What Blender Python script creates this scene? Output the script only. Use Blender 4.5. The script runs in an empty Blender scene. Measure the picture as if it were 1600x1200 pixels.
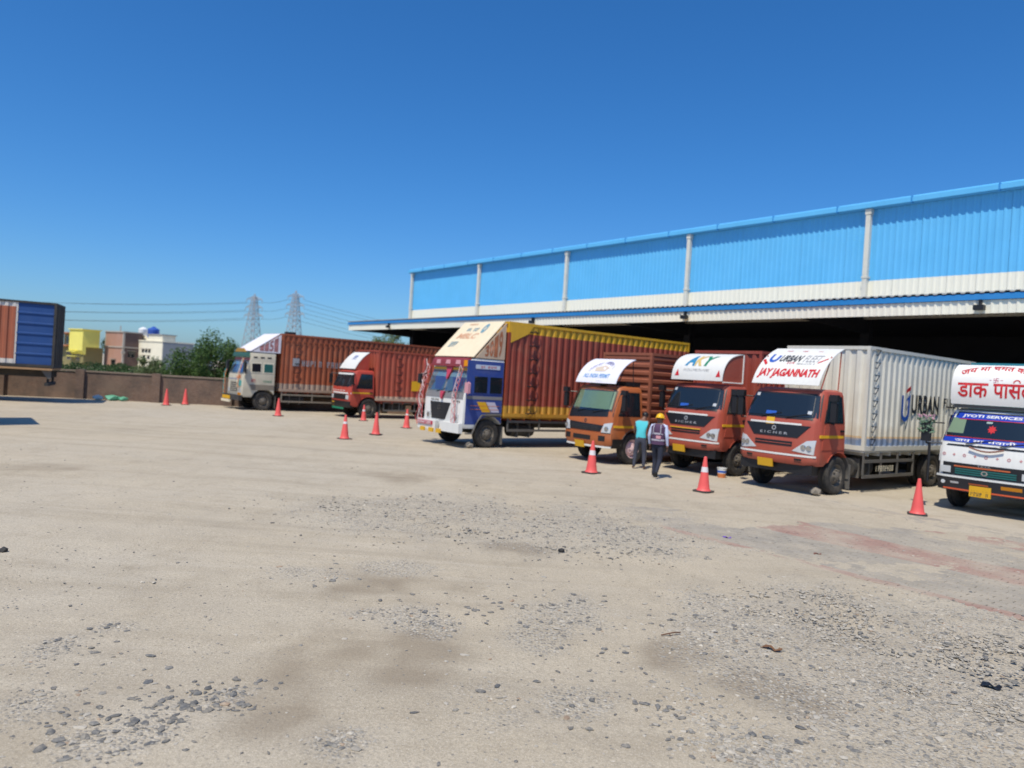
import bpy, bmesh, math, random
import numpy as np
from mathutils import Vector, Matrix, noise

RND = random.Random(11)
sc = bpy.context.scene
COL = sc.collection
rad = math.radians

# ------------------------------------------------------------------ camera
cd = bpy.data.cameras.new('camera'); cam = bpy.data.objects.new('camera', cd); COL.objects.link(cam)
cd.sensor_width = 36; cd.lens = 36*1180/1600
cd.clip_start = .05; cd.clip_end = 4000
cam.matrix_world = Matrix.Translation((0, 0, 2.4)) @ Matrix.Rotation(rad(89.6), 4, 'X') @ Matrix.Rotation(rad(3.6), 4, 'Z')
cd.dof.use_dof = True; cd.dof.focus_distance = 7.0; cd.dof.aperture_fstop = 1.3
sc.camera = cam

# ------------------------------------------------------------------ sky and sun
SUN_EL = rad(61); SUN_DIR = Vector((-.44*math.cos(SUN_EL), -.898*math.cos(SUN_EL), math.sin(SUN_EL))).normalized()  # towards the sun
w = bpy.data.worlds.new('World'); sc.world = w; w.use_nodes = True
nt = w.node_tree; bg = nt.nodes['Background']
sky = nt.nodes.new('ShaderNodeTexSky'); sky.sky_type = 'NISHITA'; sky.sun_disc = False
sky.sun_elevation = SUN_EL; sky.sun_rotation = math.atan2(SUN_DIR.x, SUN_DIR.y)
sky.altitude = 200; sky.air_density = 1.0; sky.dust_density = 1.0; sky.ozone_density = 8.0
hs = nt.nodes.new('ShaderNodeHueSaturation'); hs.inputs['Saturation'].default_value = 1.12
tn = nt.nodes.new('ShaderNodeMix'); tn.data_type = 'RGBA'; tn.blend_type = 'MULTIPLY'; tn.inputs[0].default_value = 1; tn.inputs[7].default_value = (.79, .99, 1.16, 1)
nt.links.new(sky.outputs[0], tn.inputs[6]); nt.links.new(tn.outputs[2], hs.inputs['Color']); nt.links.new(hs.outputs[0], bg.inputs[0]); bg.inputs[1].default_value = .122
sd = bpy.data.lights.new('sun', 'SUN'); sd.energy = 4.4; sd.angle = rad(.5); sd.color = (1, .91, .75)
so = bpy.data.objects.new('sun', sd); COL.objects.link(so)
so.rotation_euler = SUN_DIR.to_track_quat('Z', 'Y').to_euler(); so.location = (-20, -20, 60)
sc.view_settings.view_transform = 'Standard'; sc.view_settings.look = 'None'
sc.view_settings.exposure = 0; sc.view_settings.gamma = 1; sc.view_settings.use_curve_mapping = False

# ------------------------------------------------------------------ yard axes: e1 along the warehouse (away, left), e2 into it
TH = math.atan2(.616, .788)
E1 = Vector((-math.sin(TH), math.cos(TH), 0)); E2 = Vector((math.cos(TH), math.sin(TH), 0))
def ST(s, t, z=0): return E1*s + E2*t + Vector((0, 0, z))

# ------------------------------------------------------------------ materials
def nodes(name):
    m = bpy.data.materials.new(name); m.use_nodes = True
    return m, m.node_tree, m.node_tree.nodes['Principled BSDF']
def N(nt, typ, **kw):
    n = nt.nodes.new(typ)
    for k, v in kw.items():
        if k.startswith('i_'): n.inputs[k[2:].replace('_', ' ')].default_value = v
        else: setattr(n, k, v)
    return n
def mixc(nt, fac, a, b, blend='MIX'):
    n = nt.nodes.new('ShaderNodeMix'); n.data_type = 'RGBA'; n.blend_type = blend
    for sock, val in ((0, fac), (6, a), (7, b)):
        if hasattr(val, 'links'): nt.links.new(val, n.inputs[sock])
        else: n.inputs[sock].default_value = val if sock == 0 else (*val, 1)
    return n.outputs[2]
def ramp(nt, src, p0, p1, c0=0, c1=1):
    n = nt.nodes.new('ShaderNodeMapRange'); n.inputs[1].default_value = p0; n.inputs[2].default_value = p1
    n.inputs[3].default_value = c0; n.inputs[4].default_value = c1
    nt.links.new(src, n.inputs[0]); return n.outputs[0]
def noise_out(nt, scale, detail=4, rough=.55, vec=None, scl=None):
    n = N(nt, 'ShaderNodeTexNoise'); n.inputs['Scale'].default_value = scale; n.inputs['Detail'].default_value = detail
    n.inputs['Roughness'].default_value = rough
    tc = N(nt, 'ShaderNodeTexCoord'); v = tc.outputs['Object']
    if scl:
        mp = N(nt, 'ShaderNodeMapping'); mp.inputs['Scale'].default_value = scl; nt.links.new(v, mp.inputs[0]); v = mp.outputs[0]
    nt.links.new(v, n.inputs['Vector']); return n.outputs['Fac']
_M = {}
def paint(name, col, rough=.4, dirt=.3, dcol=(.30, .24, .17), scale=1.6, metal=0, streak=True, bump=0, spec=.5):
    """painted or plain surface with irregular dust, rain streaks and faded patches"""
    if name in _M: return _M[name]
    m, nt, b = nodes(name)
    f = noise_out(nt, scale, 6, .65)
    c = mixc(nt, ramp(nt, f, .45, .8, 0, dirt), col, dcol)
    if streak:
        g = noise_out(nt, 1.0, 4, .6, scl=(9, 9, .7))
        c = mixc(nt, ramp(nt, g, .5, .78, 0, dirt*.8), c, tuple(x*.5 for x in col))
    h = noise_out(nt, .8, 2)
    c = mixc(nt, ramp(nt, h, .3, .7, .0, .22), c, tuple(min(1, x*1.25+.02) for x in col))
    nt.links.new(c, b.inputs['Base Color'])
    nt.links.new(ramp(nt, f, .3, .8, rough, min(1, rough+.3)), b.inputs['Roughness'])
    b.inputs['Metallic'].default_value = metal; b.inputs['Specular IOR Level'].default_value = spec
    if bump:
        bn = N(nt, 'ShaderNodeBump'); bn.inputs['Strength'].default_value = bump; bn.inputs['Distance'].default_value = .01
        nt.links.new(noise_out(nt, 30, 4), bn.inputs['Height']); nt.links.new(bn.outputs[0], b.inputs['Normal'])
    _M[name] = m; return m
def banded(name, col, bands, rough=.5, dirt=.35, dcol=(.3, .24, .17)):
    """container paint with horizontal painted or dust-coated bands: bands = (z0, z1, colour, strength) in object height"""
    if name in _M: return _M[name]
    m, nt, b = nodes(name)
    tc = N(nt, 'ShaderNodeTexCoord'); sp = N(nt, 'ShaderNodeSeparateXYZ'); nt.links.new(tc.outputs['Object'], sp.inputs[0])
    c = mixc(nt, ramp(nt, noise_out(nt, 1.2, 5), .35, .75, 0, .3), col, tuple(min(1, x*1.3+.01) for x in col))
    n2 = noise_out(nt, 2.5, 5)
    for z0, z1, bc, st, soft in bands:
        a = N(nt, 'ShaderNodeMath', operation='MULTIPLY_ADD'); nt.links.new(n2, a.inputs[0]); a.inputs[1].default_value = soft; nt.links.new(sp.outputs['Z'], a.inputs[2])
        lo = ramp(nt, a.outputs[0], z0-.004+soft*.5, z0+.004+soft*.5); hi = ramp(nt, a.outputs[0], z1-.004+soft*.3, z1+.004+soft*.7, 1, 0)
        k = N(nt, 'ShaderNodeMath', operation='MULTIPLY'); nt.links.new(lo, k.inputs[0]); nt.links.new(hi, k.inputs[1])
        k2 = N(nt, 'ShaderNodeMath', operation='MULTIPLY'); nt.links.new(k.outputs[0], k2.inputs[0]); k2.inputs[1].default_value = st
        c = mixc(nt, k2.outputs[0], c, bc)
    f = noise_out(nt, 1.5, 6, .65)
    c = mixc(nt, ramp(nt, f, .48, .8, 0, dirt), c, dcol)
    g = noise_out(nt, 1.0, 4, .6, scl=(8, 8, .6))
    c = mixc(nt, ramp(nt, g, .5, .75, 0, dirt*.9), c, tuple(x*.45 for x in col))
    nt.links.new(c, b.inputs['Base Color']); b.inputs['Roughness'].default_value = rough
    _M[name] = m; return m
def flat(name, col, rough=.5, emit=0, metal=0, spec=.5):
    if name in _M: return _M[name]
    m, nt, b = nodes(name)
    f = noise_out(nt, 4, 3)
    nt.links.new(mixc(nt, ramp(nt, f, .3, .7, 0, .18), col, tuple(x*.6 for x in col)), b.inputs['Base Color'])
    b.inputs['Roughness'].default_value = rough; b.inputs['Metallic'].default_value = metal; b.inputs['Specular IOR Level'].default_value = spec
    _M[name] = m; return m
def glass_see(name):
    if name in _M: return _M[name]
    m, nt, b = nodes(name)
    tr = N(nt, 'ShaderNodeBsdfTransparent'); tr.inputs[0].default_value = (.75, .82, .8, 1)
    gl = N(nt, 'ShaderNodeBsdfGlossy'); gl.inputs['Roughness'].default_value = .05; gl.inputs[0].default_value = (.9, .95, 1, 1)
    fr = N(nt, 'ShaderNodeLayerWeight'); fr.inputs[0].default_value = .5
    mx = N(nt, 'ShaderNodeMixShader'); nt.links.new(ramp(nt, fr.outputs['Facing'], .3, 1, .05, .6), mx.inputs[0])
    nt.links.new(tr.outputs[0], mx.inputs[1]); nt.links.new(gl.outputs[0], mx.inputs[2])
    nt.links.new(mx.outputs[0], nt.nodes['Material Output'].inputs[0]); _M[name] = m; return m

BLACK = flat('black plastic', (.012, .012, .014), .45)
RUBBER = paint('tyre rubber', (.025, .024, .023), .85, .7, (.16, .13, .10), 4, streak=False)
DARKMETAL = paint('dirty chassis', (.03, .03, .03), .7, .6, (.13, .105, .08), 3, streak=False)
GREYSTEEL = paint('grey steel', (.11, .105, .098), .55, .5, (.2, .16, .12), 3)
RIM = paint('dusty rim', (.13, .115, .095), .6, .5, (.22, .18, .13), 5, streak=False)
GLASS = flat('dark glass', (.012, .018, .024), .06, spec=.8)
SEE = glass_see('clear glass')
CABIN = flat('cabin interior', (.02, .02, .022), .8)
CHROME = flat('chrome', (.6, .6, .6), .2, metal=1)
LAMP = flat('headlamp lens', (.55, .57, .58), .1, spec=1)
WHITE = paint('white paint', (.70, .70, .67), .4, .2)
CREAMW = paint('cream paint', (.74, .68, .52), .5, .3)
YELLOW = flat('yellow paint', (.75, .42, .02), .45)
PLATE = flat('number plate yellow', (.72, .40, .015), .5)
REDP = flat('red lettering', (.55, .015, .02), .5)
BLUEP = flat('blue lettering', (.02, .10, .45), .5)
DARKP = flat('dark lettering', (.03, .035, .045), .5)
GREENP = flat('green lettering', (.01, .22, .12), .5)
ORANGEP = flat('orange lettering', (.62, .20, .06), .5)
WHITEP = flat('white lettering', (.8, .8, .8), .5)
GREYP = flat('grey lettering', (.33, .34, .36), .5)
AMBER = flat('amber lens', (.8, .3, .01), .2)

# ------------------------------------------------------------------ mesh building
class MB:
    def __init__(s): s.v = []; s.f = []; s.mi = []
    def add(s, vs, fs, mi=0):
        o = len(s.v); s.v += [tuple(x) for x in vs]; s.f += [tuple(i+o for i in q) for q in fs]; s.mi += [mi]*len(fs); return s
    def box(s, x0, x1, y0, y1, z0, z1, mi=0):
        return s.add([(x0,y0,z0),(x1,y0,z0),(x1,y1,z0),(x0,y1,z0),(x0,y0,z1),(x1,y0,z1),(x1,y1,z1),(x0,y1,z1)],
                     [(0,3,2,1),(4,5,6,7),(0,1,5,4),(1,2,6,5),(2,3,7,6),(3,0,4,7)], mi)
    def cyl(s, p0, p1, r0, r1=None, n=10, caps=True, mi=0):
        r1 = r0 if r1 is None else r1
        p0 = Vector(p0); p1 = Vector(p1); d = (p1-p0)
        if d.length < 1e-6: return s
        q = d.to_track_quat('Z', 'Y'); vs = []
        for p, r in ((p0, r0), (p1, r1)):
            for i in range(n):
                a = 2*math.pi*i/n; vs.append(p + q @ Vector((r*math.cos(a), r*math.sin(a), 0)))
        fs = [(i, (i+1) % n, n+(i+1) % n, n+i) for i in range(n)]
        if caps: fs += [tuple(range(n-1, -1, -1)), tuple(range(n, 2*n))]
        return s.add(vs, fs, mi)
    def tube(s, pts, r, n=6, mi=0):
        for a, b in zip(pts[:-1], pts[1:]): s.cyl(a, b, r, r, n, True, mi)
        return s
    def prism(s, poly, a, b, axis='y', mi=0):
        """polygon in the plane across `axis` (x-z for y, y-z for x, x-y for z), extruded from a to b"""
        f = {'y': lambda p, k: (p[0], k, p[1]), 'x': lambda p, k: (k, p[0], p[1]), 'z': lambda p, k: (p[0], p[1], k)}[axis]
        n = len(poly); vs = [f(p, a) for p in poly] + [f(p, b) for p in poly]
        fs = [tuple(range(n)), tuple(range(2*n-1, n-1, -1))] + [(i, n+i, n+(i+1) % n, (i+1) % n) for i in range(n)]
        return s.add(vs, fs, mi)
    def grid(s, fn, nu, nv, mi=0):
        vs = [fn(i/nu, j/nv) for j in range(nv+1) for i in range(nu+1)]
        fs = [(j*(nu+1)+i, j*(nu+1)+i+1, (j+1)*(nu+1)+i+1, (j+1)*(nu+1)+i) for j in range(nv) for i in range(nu)]
        return s.add(vs, fs, mi)
    def solid(s, fo, fi, nu, nv, mi=0):
        """closed plate between an outer and an inner surface"""
        o = len(s.v); s.grid(fo, nu, nv, mi); n = (nu+1)*(nv+1); s.grid(fi, nu, nv, mi)
        ring = [i for i in range(nu)] + [j*(nu+1)+nu for j in range(nv)] + [nv*(nu+1)+i for i in range(nu, 0, -1)] + [j*(nu+1) for j in range(nv, 0, -1)]
        fs = [(ring[k]+o, ring[(k+1) % len(ring)]+o, ring[(k+1) % len(ring)]+n+o, ring[k]+n+o) for k in range(len(ring))]
        s.f += fs; s.mi += [mi]*len(fs); return s
    def lathe(s, prof, c, axis='y', n=24, mi=0):
        """prof = (radius, offset along axis)"""
        vs = []
        for r, h in prof:
            for i in range(n):
                a = 2*math.pi*i/n; p = (r*math.cos(a), h, r*math.sin(a)) if axis == 'y' else (r*math.cos(a), r*math.sin(a), h)
                vs.append((c[0]+p[0], c[1]+p[1], c[2]+p[2]))
        k = len(prof)
        fs = [(j*n+i, j*n+(i+1) % n, (j+1)*n+(i+1) % n, (j+1)*n+i) for j in range(k-1) for i in range(n)]
        return s.add(vs, fs, mi)
    def mesh(s, name, mats, smooth=True, ang=32, fixn=True):
        me = bpy.data.meshes.new(name); me.from_pydata(s.v, [], s.f)
        for m in (mats if isinstance(mats, (list, tuple)) else [mats]): me.materials.append(m)
        if any(s.mi): me.polygons.foreach_set('material_index', s.mi)
        finish(me, smooth, ang, fixn); return me
    def build(s, name, mats, parent=None, smooth=True, ang=32, fixn=True):
        return obj(name, s.mesh(name, mats, smooth, ang, fixn), parent)
def finish(me, smooth=True, ang=32, fixn=True):
    bm = bmesh.new(); bm.from_mesh(me)
    if fixn: bmesh.ops.recalc_face_normals(bm, faces=bm.faces)
    if smooth:
        for f in bm.faces: f.smooth = True
        for e in bm.edges:
            if len(e.link_faces) != 2 or e.calc_face_angle(0) > rad(ang): e.smooth = False
    bm.to_mesh(me); bm.free()
def obj(name, me, parent=None):
    o = bpy.data.objects.new(name, me); COL.objects.link(o)
    if parent is not None: o.parent = parent
    return o
def tag(o, label=None, cat=None, group=None, kind=None):
    if label: o['label'] = label
    if cat: o['category'] = cat
    if group: o['group'] = group
    if kind: o['kind'] = kind
    return o
def thing(name, loc, rz=0, label=None, cat=None, group=None):
    o = bpy.data.objects.new(name, None); COL.objects.link(o); o.empty_display_size = .2
    o.location = loc; o.rotation_euler = (0, 0, rz); return tag(o, label, cat, group)
def copy_tree(o, parent=None):
    c = o.copy(); COL.objects.link(c); c.parent = parent
    for ch in list(o.children): copy_tree(ch, c)
    return c

# ------------------------------------------------------------------ lettering: real glyph outlines laid on a surface
def text_geo(body, shear=0, bold=0):
    cu = bpy.data.curves.new('t', 'FONT'); cu.body = body; cu.size = 1; cu.shear = shear; cu.offset = bold; cu.resolution_u = 3
    o = bpy.data.objects.new('t', cu); COL.objects.link(o)
    dg = bpy.context.evaluated_depsgraph_get(); me = bpy.data.meshes.new_from_object(o.evaluated_get(dg))
    bpy.data.objects.remove(o); bpy.data.curves.remove(cu)
    bm = bmesh.new(); bm.from_mesh(me); bpy.data.meshes.remove(me)
    bmesh.ops.triangulate(bm, faces=bm.faces)
    xs = [v.co.x for v in bm.verts]; ys = [v.co.y for v in bm.verts]
    x0, x1, y0, y1 = min(xs), max(xs), min(ys), max(ys)
    for v in bm.verts: v.co = Vector(((v.co.x-x0)/(x1-x0), (v.co.y-y0)/(y1-y0), 0))
    return bm
def text_on(name, body, fn, u0, u1, v0, v1, mat, parent, shear=0, bold=.01, cuts=8, warp=None):
    """glyphs fill the box u0..u1, v0..v1 of the surface map fn(u, v) -> point"""
    bm = text_geo(body, shear, bold)
    for k in range(1, cuts):
        bmesh.ops.bisect_plane(bm, geom=bm.verts[:]+bm.edges[:]+bm.faces[:], plane_co=(k/cuts, 0, 0), plane_no=(1, 0, 0))
    for k in (1, 2, 3):
        bmesh.ops.bisect_plane(bm, geom=bm.verts[:]+bm.edges[:]+bm.faces[:], plane_co=(0, k/4, 0), plane_no=(0, 1, 0))
    for v in bm.verts:
        a, b = v.co.x, v.co.y
        if warp: a, b = warp(a, b)
        v.co = Vector(fn(u0+(u1-u0)*a, v0+(v1-v0)*b))
    me = bpy.data.meshes.new(name); bm.to_mesh(me); bm.free(); me.materials.append(mat)
    return obj(name, me, parent)
def strokes(name, n, fn, u0, u1, v0, v1, mat, parent, seed=1, warp=None, gap=.35):
    """worn lettering that can no longer be read: broken upright and level strokes"""
    r = random.Random(seed); m = MB(); wd = 1/n
    def q(a0, a1, b0, b1):
        def g(i, j):
            a = a0+(a1-a0)*i; b = b0+(b1-b0)*j
            if warp: a, b = warp(a, b)
            return fn(u0+(u1-u0)*a, v0+(v1-v0)*b)
        m.grid(g, 2, 2)
    for k in range(n):
        if r.random() < .12: continue
        a = k*wd; e = a+wd*(1-gap); t = wd*.2
        q(a, a+t, 0, 1)
        if r.random() < .7: q(e-t, e, r.choice((0, .45)), 1)
        for lv in (0, .42, .84):
            if r.random() < .55: q(a+t, e-t, lv, lv+.16)
    return m.build(name, mat, parent, smooth=False, fixn=False)
def figure(name, polys, fn, mat, parent):
    m = MB()
    for p in polys: m.add([fn(u, v) for u, v in p], [tuple(range(len(p)))])
    return m.build(name, mat, parent, smooth=False, fixn=False)
def arc_band(fn_c, r0, r1, a0, a1, n=14, sx=1, sy=1):
    out = []
    for i in range(n):
        b0 = a0+(a1-a0)*i/n; b1 = a0+(a1-a0)*(i+1)/n
        out.append([(fn_c[0]+sx*r*math.cos(b), fn_c[1]+sy*r*math.sin(b)) for r, b in ((r0, b0), (r1, b0), (r1, b1), (r0, b1))])
    return out

# ================================================================== GROUND
STONE_FIELDS = [(0.15,12.87,3.07,1.79),(1.73,12.39,1.24,1.37),(2.31,11.59,.63,.86),(-2.09,13.13,.86,1.23),(-2.2,8.62,.42,.26),(-1.25,9.15,.38,.3),(-.86,7.39,.25,.35),(-1.36,7.39,.18,.19),(-2.04,5.25,.19,.18),(-1.89,5.43,.13,.13),(-2.28,4.74,.31,.28),(-3.33,6.54,.18,.18),(-3.49,5.98,.19,.32),(2.51,8.16,.37,.71),(2.12,7.48,.34,.6),(.68,7.8,.41,.65),(.39,6.98,.24,.35),(3.51,6.57,1.65,1.99),(5.05,8.23,.97,.97),(1.51,5.34,.28,.46),(1.77,5.01,.4,.18),(-.58,7.15,.18,.27),(-.96,4.83,.16,.17),(.63,5.64,.29,.23),(2.61,6.43,.35,.29),(-3.1,5.09,.2,.28),(4.07,9.23,.7,.61),(-.04,5.54,.28,.33)]
DAMP = [(-1.1,6.11,.77,.67),(2.08,5.97,.49,.44),(1.46,6.68,.36,.64),(.15,10.76,.37,.41),(-9.5,15.34,.8,.67),(-2.49,17.23,1.27,.84),(-1.27,8.31,.84,.49),(-1.38,5.14,.43,.38),(-3.02,5.31,.34,.61)]
PAVE_T0, PAVE_T1, PAVE_S0, PAVE_S1 = 10.12, 17.0, -2.0, 10.4
def sm(a, b, x): x = min(1, max(0, (x-a)/(b-a))); return x*x*(3-2*x)
def ground_h(x, y):
    p = Vector((x, y, 0))
    s = x*E1.x+y*E1.y; t = x*E2.x+y*E2.y
    near = 1-sm(13, 17, t)
    h = .045*noise.noise(p*.22)+.022*noise.noise(p*.7+Vector((7, 3, 0)))+.012*noise.noise(p*2.3)+.006*noise.noise(p*5.5)
    q = p.copy(); k = q.x*.45+q.y*.9                                   # shallow wheel tracks
    h += .010*noise.noise(Vector((k*1.5, (q.x*.9-q.y*.45)*.12, 2)))
    h *= .15+.85*near
    # sand blown over the block paving
    pv = sm(PAVE_T0-.02, PAVE_T0+.02, t)*(1-sm(PAVE_S1-.3, PAVE_S1+.2, s))*(1-sm(16.2, 17.0, t))
    if pv > 0:
        d = -.014+.026*noise.noise(p*.5+Vector((3, 9, 1)))+.016*noise.noise(p*1.7)+.008*noise.noise(p*5)
        d += .03*sm(7.2, 9.6, s+.8*noise.noise(p*.6))+.016*sm(13.2, 15.5, t+.6*noise.noise(p*.5))-.012*sm(1.5, 6, 7-s)
        h = h*(1-pv)+max(-.05, d)*pv
    return h
def axis(lo, hi, step, far_lo, far_hi, g=1.22):
    a = list(np.arange(lo, hi+1e-6, step)); st = step; x = hi
    while x < far_hi: st *= g; x += st; a.append(x)
    st = step; x = lo; b = []
    while x > far_lo: st *= g; x -= st; b.append(x)
    return b[::-1]+a
gx = axis(-9, 13, .085, -1500, 1500); gy = axis(3.2, 18.5, .085, -300, 2200)
gv = [(x, y, ground_h(x, y)) for y in gy for x in gx]
nx, ny = len(gx), len(gy)
gf = [(j*nx+i, j*nx+i+1, (j+1)*nx+i+1, (j+1)*nx+i) for j in range(ny-1) for i in range(nx-1)]
me = bpy.data.meshes.new('ground'); me.from_pydata(gv, [], gf)
me.polygons.foreach_set('use_smooth', [True]*len(gf))
def field(lst, x, y, wob):
    v = 0
    for cx, cy, rx, ry in lst:
        d = ((x-cx)/rx)**2+((y-cy)/ry)**2
        if d < 5: v = max(v, math.exp(-d*.8))
    return min(1, max(0, v*(1+1.2*wob)+.25*wob*v))
at = me.attributes.new('damp', 'FLOAT', 'POINT'); ag = me.attributes.new('gravel', 'FLOAT', 'POINT')
dv, gvv = [], []
for x, y, z in gv:
    if -12 < x < 14 and 3 < y < 24:
        wn = noise.noise(Vector((x*1.1, y*.8, 5)))+.5*noise.noise(Vector((x*3, y*3, 8)))
        dv.append(field(DAMP, x, y, wn*1.3)*(1 if y < 12 else .6)*max(0, 1+.9*noise.noise(Vector((x*2.2, y*2.2, 3))))); gvv.append(field(STONE_FIELDS, x, y, wn))
    else: dv.append(0); gvv.append(0)
at.data.foreach_set('value', dv); ag.data.foreach_set('value', gvv)
m, nt, b = nodes('dusty yard soil')
tc = N(nt, 'ShaderNodeTexCoord'); P = tc.outputs['Object']
def nz(scale, det=4, rough=.6, scl=None, off=0, rot=0):
    n = N(nt, 'ShaderNodeTexNoise'); n.inputs['Scale'].default_value = scale; n.inputs['Detail'].default_value = det; n.inputs['Roughness'].default_value = rough
    mp = N(nt, 'ShaderNodeMapping'); mp.inputs['Scale'].default_value = scl or (1, 1, 1); mp.inputs['Location'].default_value = (off, off, 0); mp.inputs['Rotation'].default_value = (0, 0, rot)
    nt.links.new(P, mp.inputs[0]); nt.links.new(mp.outputs[0], n.inputs['Vector']); return n.outputs['Fac']
c = mixc(nt, ramp(nt, nz(.35, 5), .35, .68), (.53, .455, .335), (.455, .395, .30))
c = mixc(nt, ramp(nt, nz(.11, 3, off=20), .45, .62, 0, .6), c, (.53, .48, .39))
c = mixc(nt, ramp(nt, nz(1.6, 6, .7, (1, .5, 1)), .5, .72, 0, .6), c, (.335, .28, .20))
c = mixc(nt, ramp(nt, nz(.5, 4, .6, (1, .25, 1), 40), .52, .7, 0, .45), c, (.55, .48, .365))
c = mixc(nt, ramp(nt, nz(1.0, 5, .6, (.14, 1.6, 1), 11, rad(-24)), .5, .66, 0, .5), c, (.345, .29, .21))
c = mixc(nt, ramp(nt, nz(1.0, 5, .6, (.16, 2.2, 1), 31, rad(18)), .54, .7, 0, .4), c, (.56, .50, .40))
c = mixc(nt, ramp(nt, nz(42, 4, .85), .38, .68, 0, .75), c, (.255, .22, .17))
c = mixc(nt, ramp(nt, nz(95, 2, .8, off=3), .54, .68, 0, .6), c, (.66, .60, .50))
da = N(nt, 'ShaderNodeAttribute', attribute_name='damp'); ga = N(nt, 'ShaderNodeAttribute', attribute_name='gravel')
c = mixc(nt, ramp(nt, da.outputs['Fac'], .08, 1.0, 0, .62), c, (.235, .19, .135))
vo = N(nt, 'ShaderNodeTexVoronoi'); vo.inputs['Scale'].default_value = 34; nt.links.new(P, vo.inputs['Vector'])
vcol = N(nt, 'ShaderNodeSeparateColor'); nt.links.new(vo.outputs['Color'], vcol.inputs[0])
peb = mixc(nt, ramp(nt, vcol.outputs[0], .1, .95), (.15, .15, .15), (.52, .49, .43))
gk = N(nt, 'ShaderNodeMath', operation='MULTIPLY'); nt.links.new(ramp(nt, ga.outputs['Fac'], .12, .6, 0, .75), gk.inputs[0]); nt.links.new(ramp(nt, vo.outputs['Distance'], .25, .55, 1, .1), gk.inputs[1])
c = mixc(nt, gk.outputs[0], c, peb)
# scattered grit everywhere
v2 = N(nt, 'ShaderNodeTexVoronoi'); v2.inputs['Scale'].default_value = 17; nt.links.new(P, v2.inputs['Vector'])
v2c = N(nt, 'ShaderNodeSeparateColor'); nt.links.new(v2.outputs['Color'], v2c.inputs[0])
k1 = N(nt, 'ShaderNodeMath', operation='MULTIPLY'); nt.links.new(ramp(nt, v2c.outputs[1], .62, .7), k1.inputs[0]); nt.links.new(ramp(nt, v2.outputs['Distance'], .1, .22, .7, 0), k1.inputs[1])
c = mixc(nt, k1.outputs[0], c, (.16, .155, .15))
nt.links.new(c, b.inputs['Base Color']); b.inputs['Roughness'].default_value = .95; b.inputs['Specular IOR Level'].default_value = .15
bn = N(nt, 'ShaderNodeBump'); bn.inputs['Strength'].default_value = .8; bn.inputs['Distance'].default_value = .014
ad = N(nt, 'ShaderNodeMath', operation='ADD'); nt.links.new(nz(28, 5, .75), ad.inputs[0]); nt.links.new(nz(5, 4, .6, off=9), ad.inputs[1])
sb = N(nt, 'ShaderNodeMath', operation='MULTIPLY_ADD'); nt.links.new(gk.outputs[0], sb.inputs[0]); sb.inputs[1].default_value = .9; nt.links.new(ad.outputs[0], sb.inputs[2])
nt.links.new(sb.outputs[0], bn.inputs['Height']); nt.links.new(bn.outputs[0], b.inputs['Normal'])
me.materials.append(m); tag(obj('ground', me), kind='structure')

# ------------------------------------------------------------------ block paving, half buried in sand
def paver_mat(name, a, bcol):
    m, nt, b = nodes(name)
    oi = N(nt, 'ShaderNodeObjectInfo'); ge = N(nt, 'ShaderNodeNewGeometry')
    rn = N(nt, 'ShaderNodeMath', operation='ADD'); nt.links.new(oi.outputs['Random'], rn.inputs[0]); nt.links.new(ge.outputs['Random Per Island'], rn.inputs[1])
    fr = N(nt, 'ShaderNodeMath', operation='FRACT'); nt.links.new(rn.outputs[0], fr.inputs[0])
    c = mixc(nt, fr.outputs[0], a, bcol)
    n = N(nt, 'ShaderNodeTexNoise'); n.inputs['Scale'].default_value = 1.3; n.inputs['Detail'].default_value = 6
    nt.links.new(ge.outputs['Position'], n.inputs['Vector'])
    c = mixc(nt, ramp(nt, n.outputs['Fac'], .38, .68, .2, .85), c, (.43, .375, .29))
    n2 = N(nt, 'ShaderNodeTexNoise'); n2.inputs['Scale'].default_value = 60; nt.links.new(ge.outputs['Position'], n2.inputs['Vector'])
    c = mixc(nt, ramp(nt, n2.outputs['Fac'], .4, .7, 0, .4), c, (.25, .22, .18))
    nt.links.new(c, b.inputs['Base Color']); b.inputs['Roughness'].default_value = .9
    bn = N(nt, 'ShaderNodeBump'); bn.inputs['Strength'].default_value = .4; bn.inputs['Distance'].default_value = .004
    nt.links.new(n2.outputs['Fac'], bn.inputs['Height']); nt.links.new(bn.outputs[0], b.inputs['Normal']); return m
PRED = paver_mat('red paving block', (.27, .135, .11), (.33, .175, .14)); PGREY = paver_mat('grey paving block', (.235, .215, .18), (.30, .275, .235))
def paver_geo(mb, w, l, h, cx=0, cy=0, cz=0, tilt=(0, 0)):
    e = .008; g = .004
    v = []
    for ins, z in ((g, -h), (g, -e), (g+e, 0)):
        for sx, sy in ((-1, -1), (1, -1), (1, 1), (-1, 1)):
            px, py = sx*(l/2-ins), sy*(w/2-ins); v.append((cx+px, cy+py, cz+z+px*tilt[0]+py*tilt[1]))
    f = [(8, 9, 10, 11)]+[(k*4+i, k*4+(i+1) % 4, (k+1)*4+(i+1) % 4, (k+1)*4+i) for k in (0, 1) for i in range(4)]
    mb.add(v, f)
pav = thing('paving', (0, 0, 0), TH+math.pi/2); tag(pav, kind='structure')     # local x = e1 (s), local y = -e2 (-t)
cells = []
PW, PL = .112, .224
row = 0; t = PAVE_T0
while t < PAVE_T1:
    s = PAVE_S0+(row % 2)*PL/2
    while s < PAVE_S1:
        p = ST(s+PL/2, t+PW/2)
        tm = t
        red = (tm < 10.34) or (12.0 < tm < 13.25+.12*math.sin(s)) or (15.0 < tm < 15.9)
        if s > 9.3+.5*math.sin(tm*3): red = red and RND.random() < .3
        if ground_h(p.x, p.y) < .012: cells.append((p.length, s+PL/2, t+PW/2, red))
        s += PL
    t += PW; row += 1
cells.sort()
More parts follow.
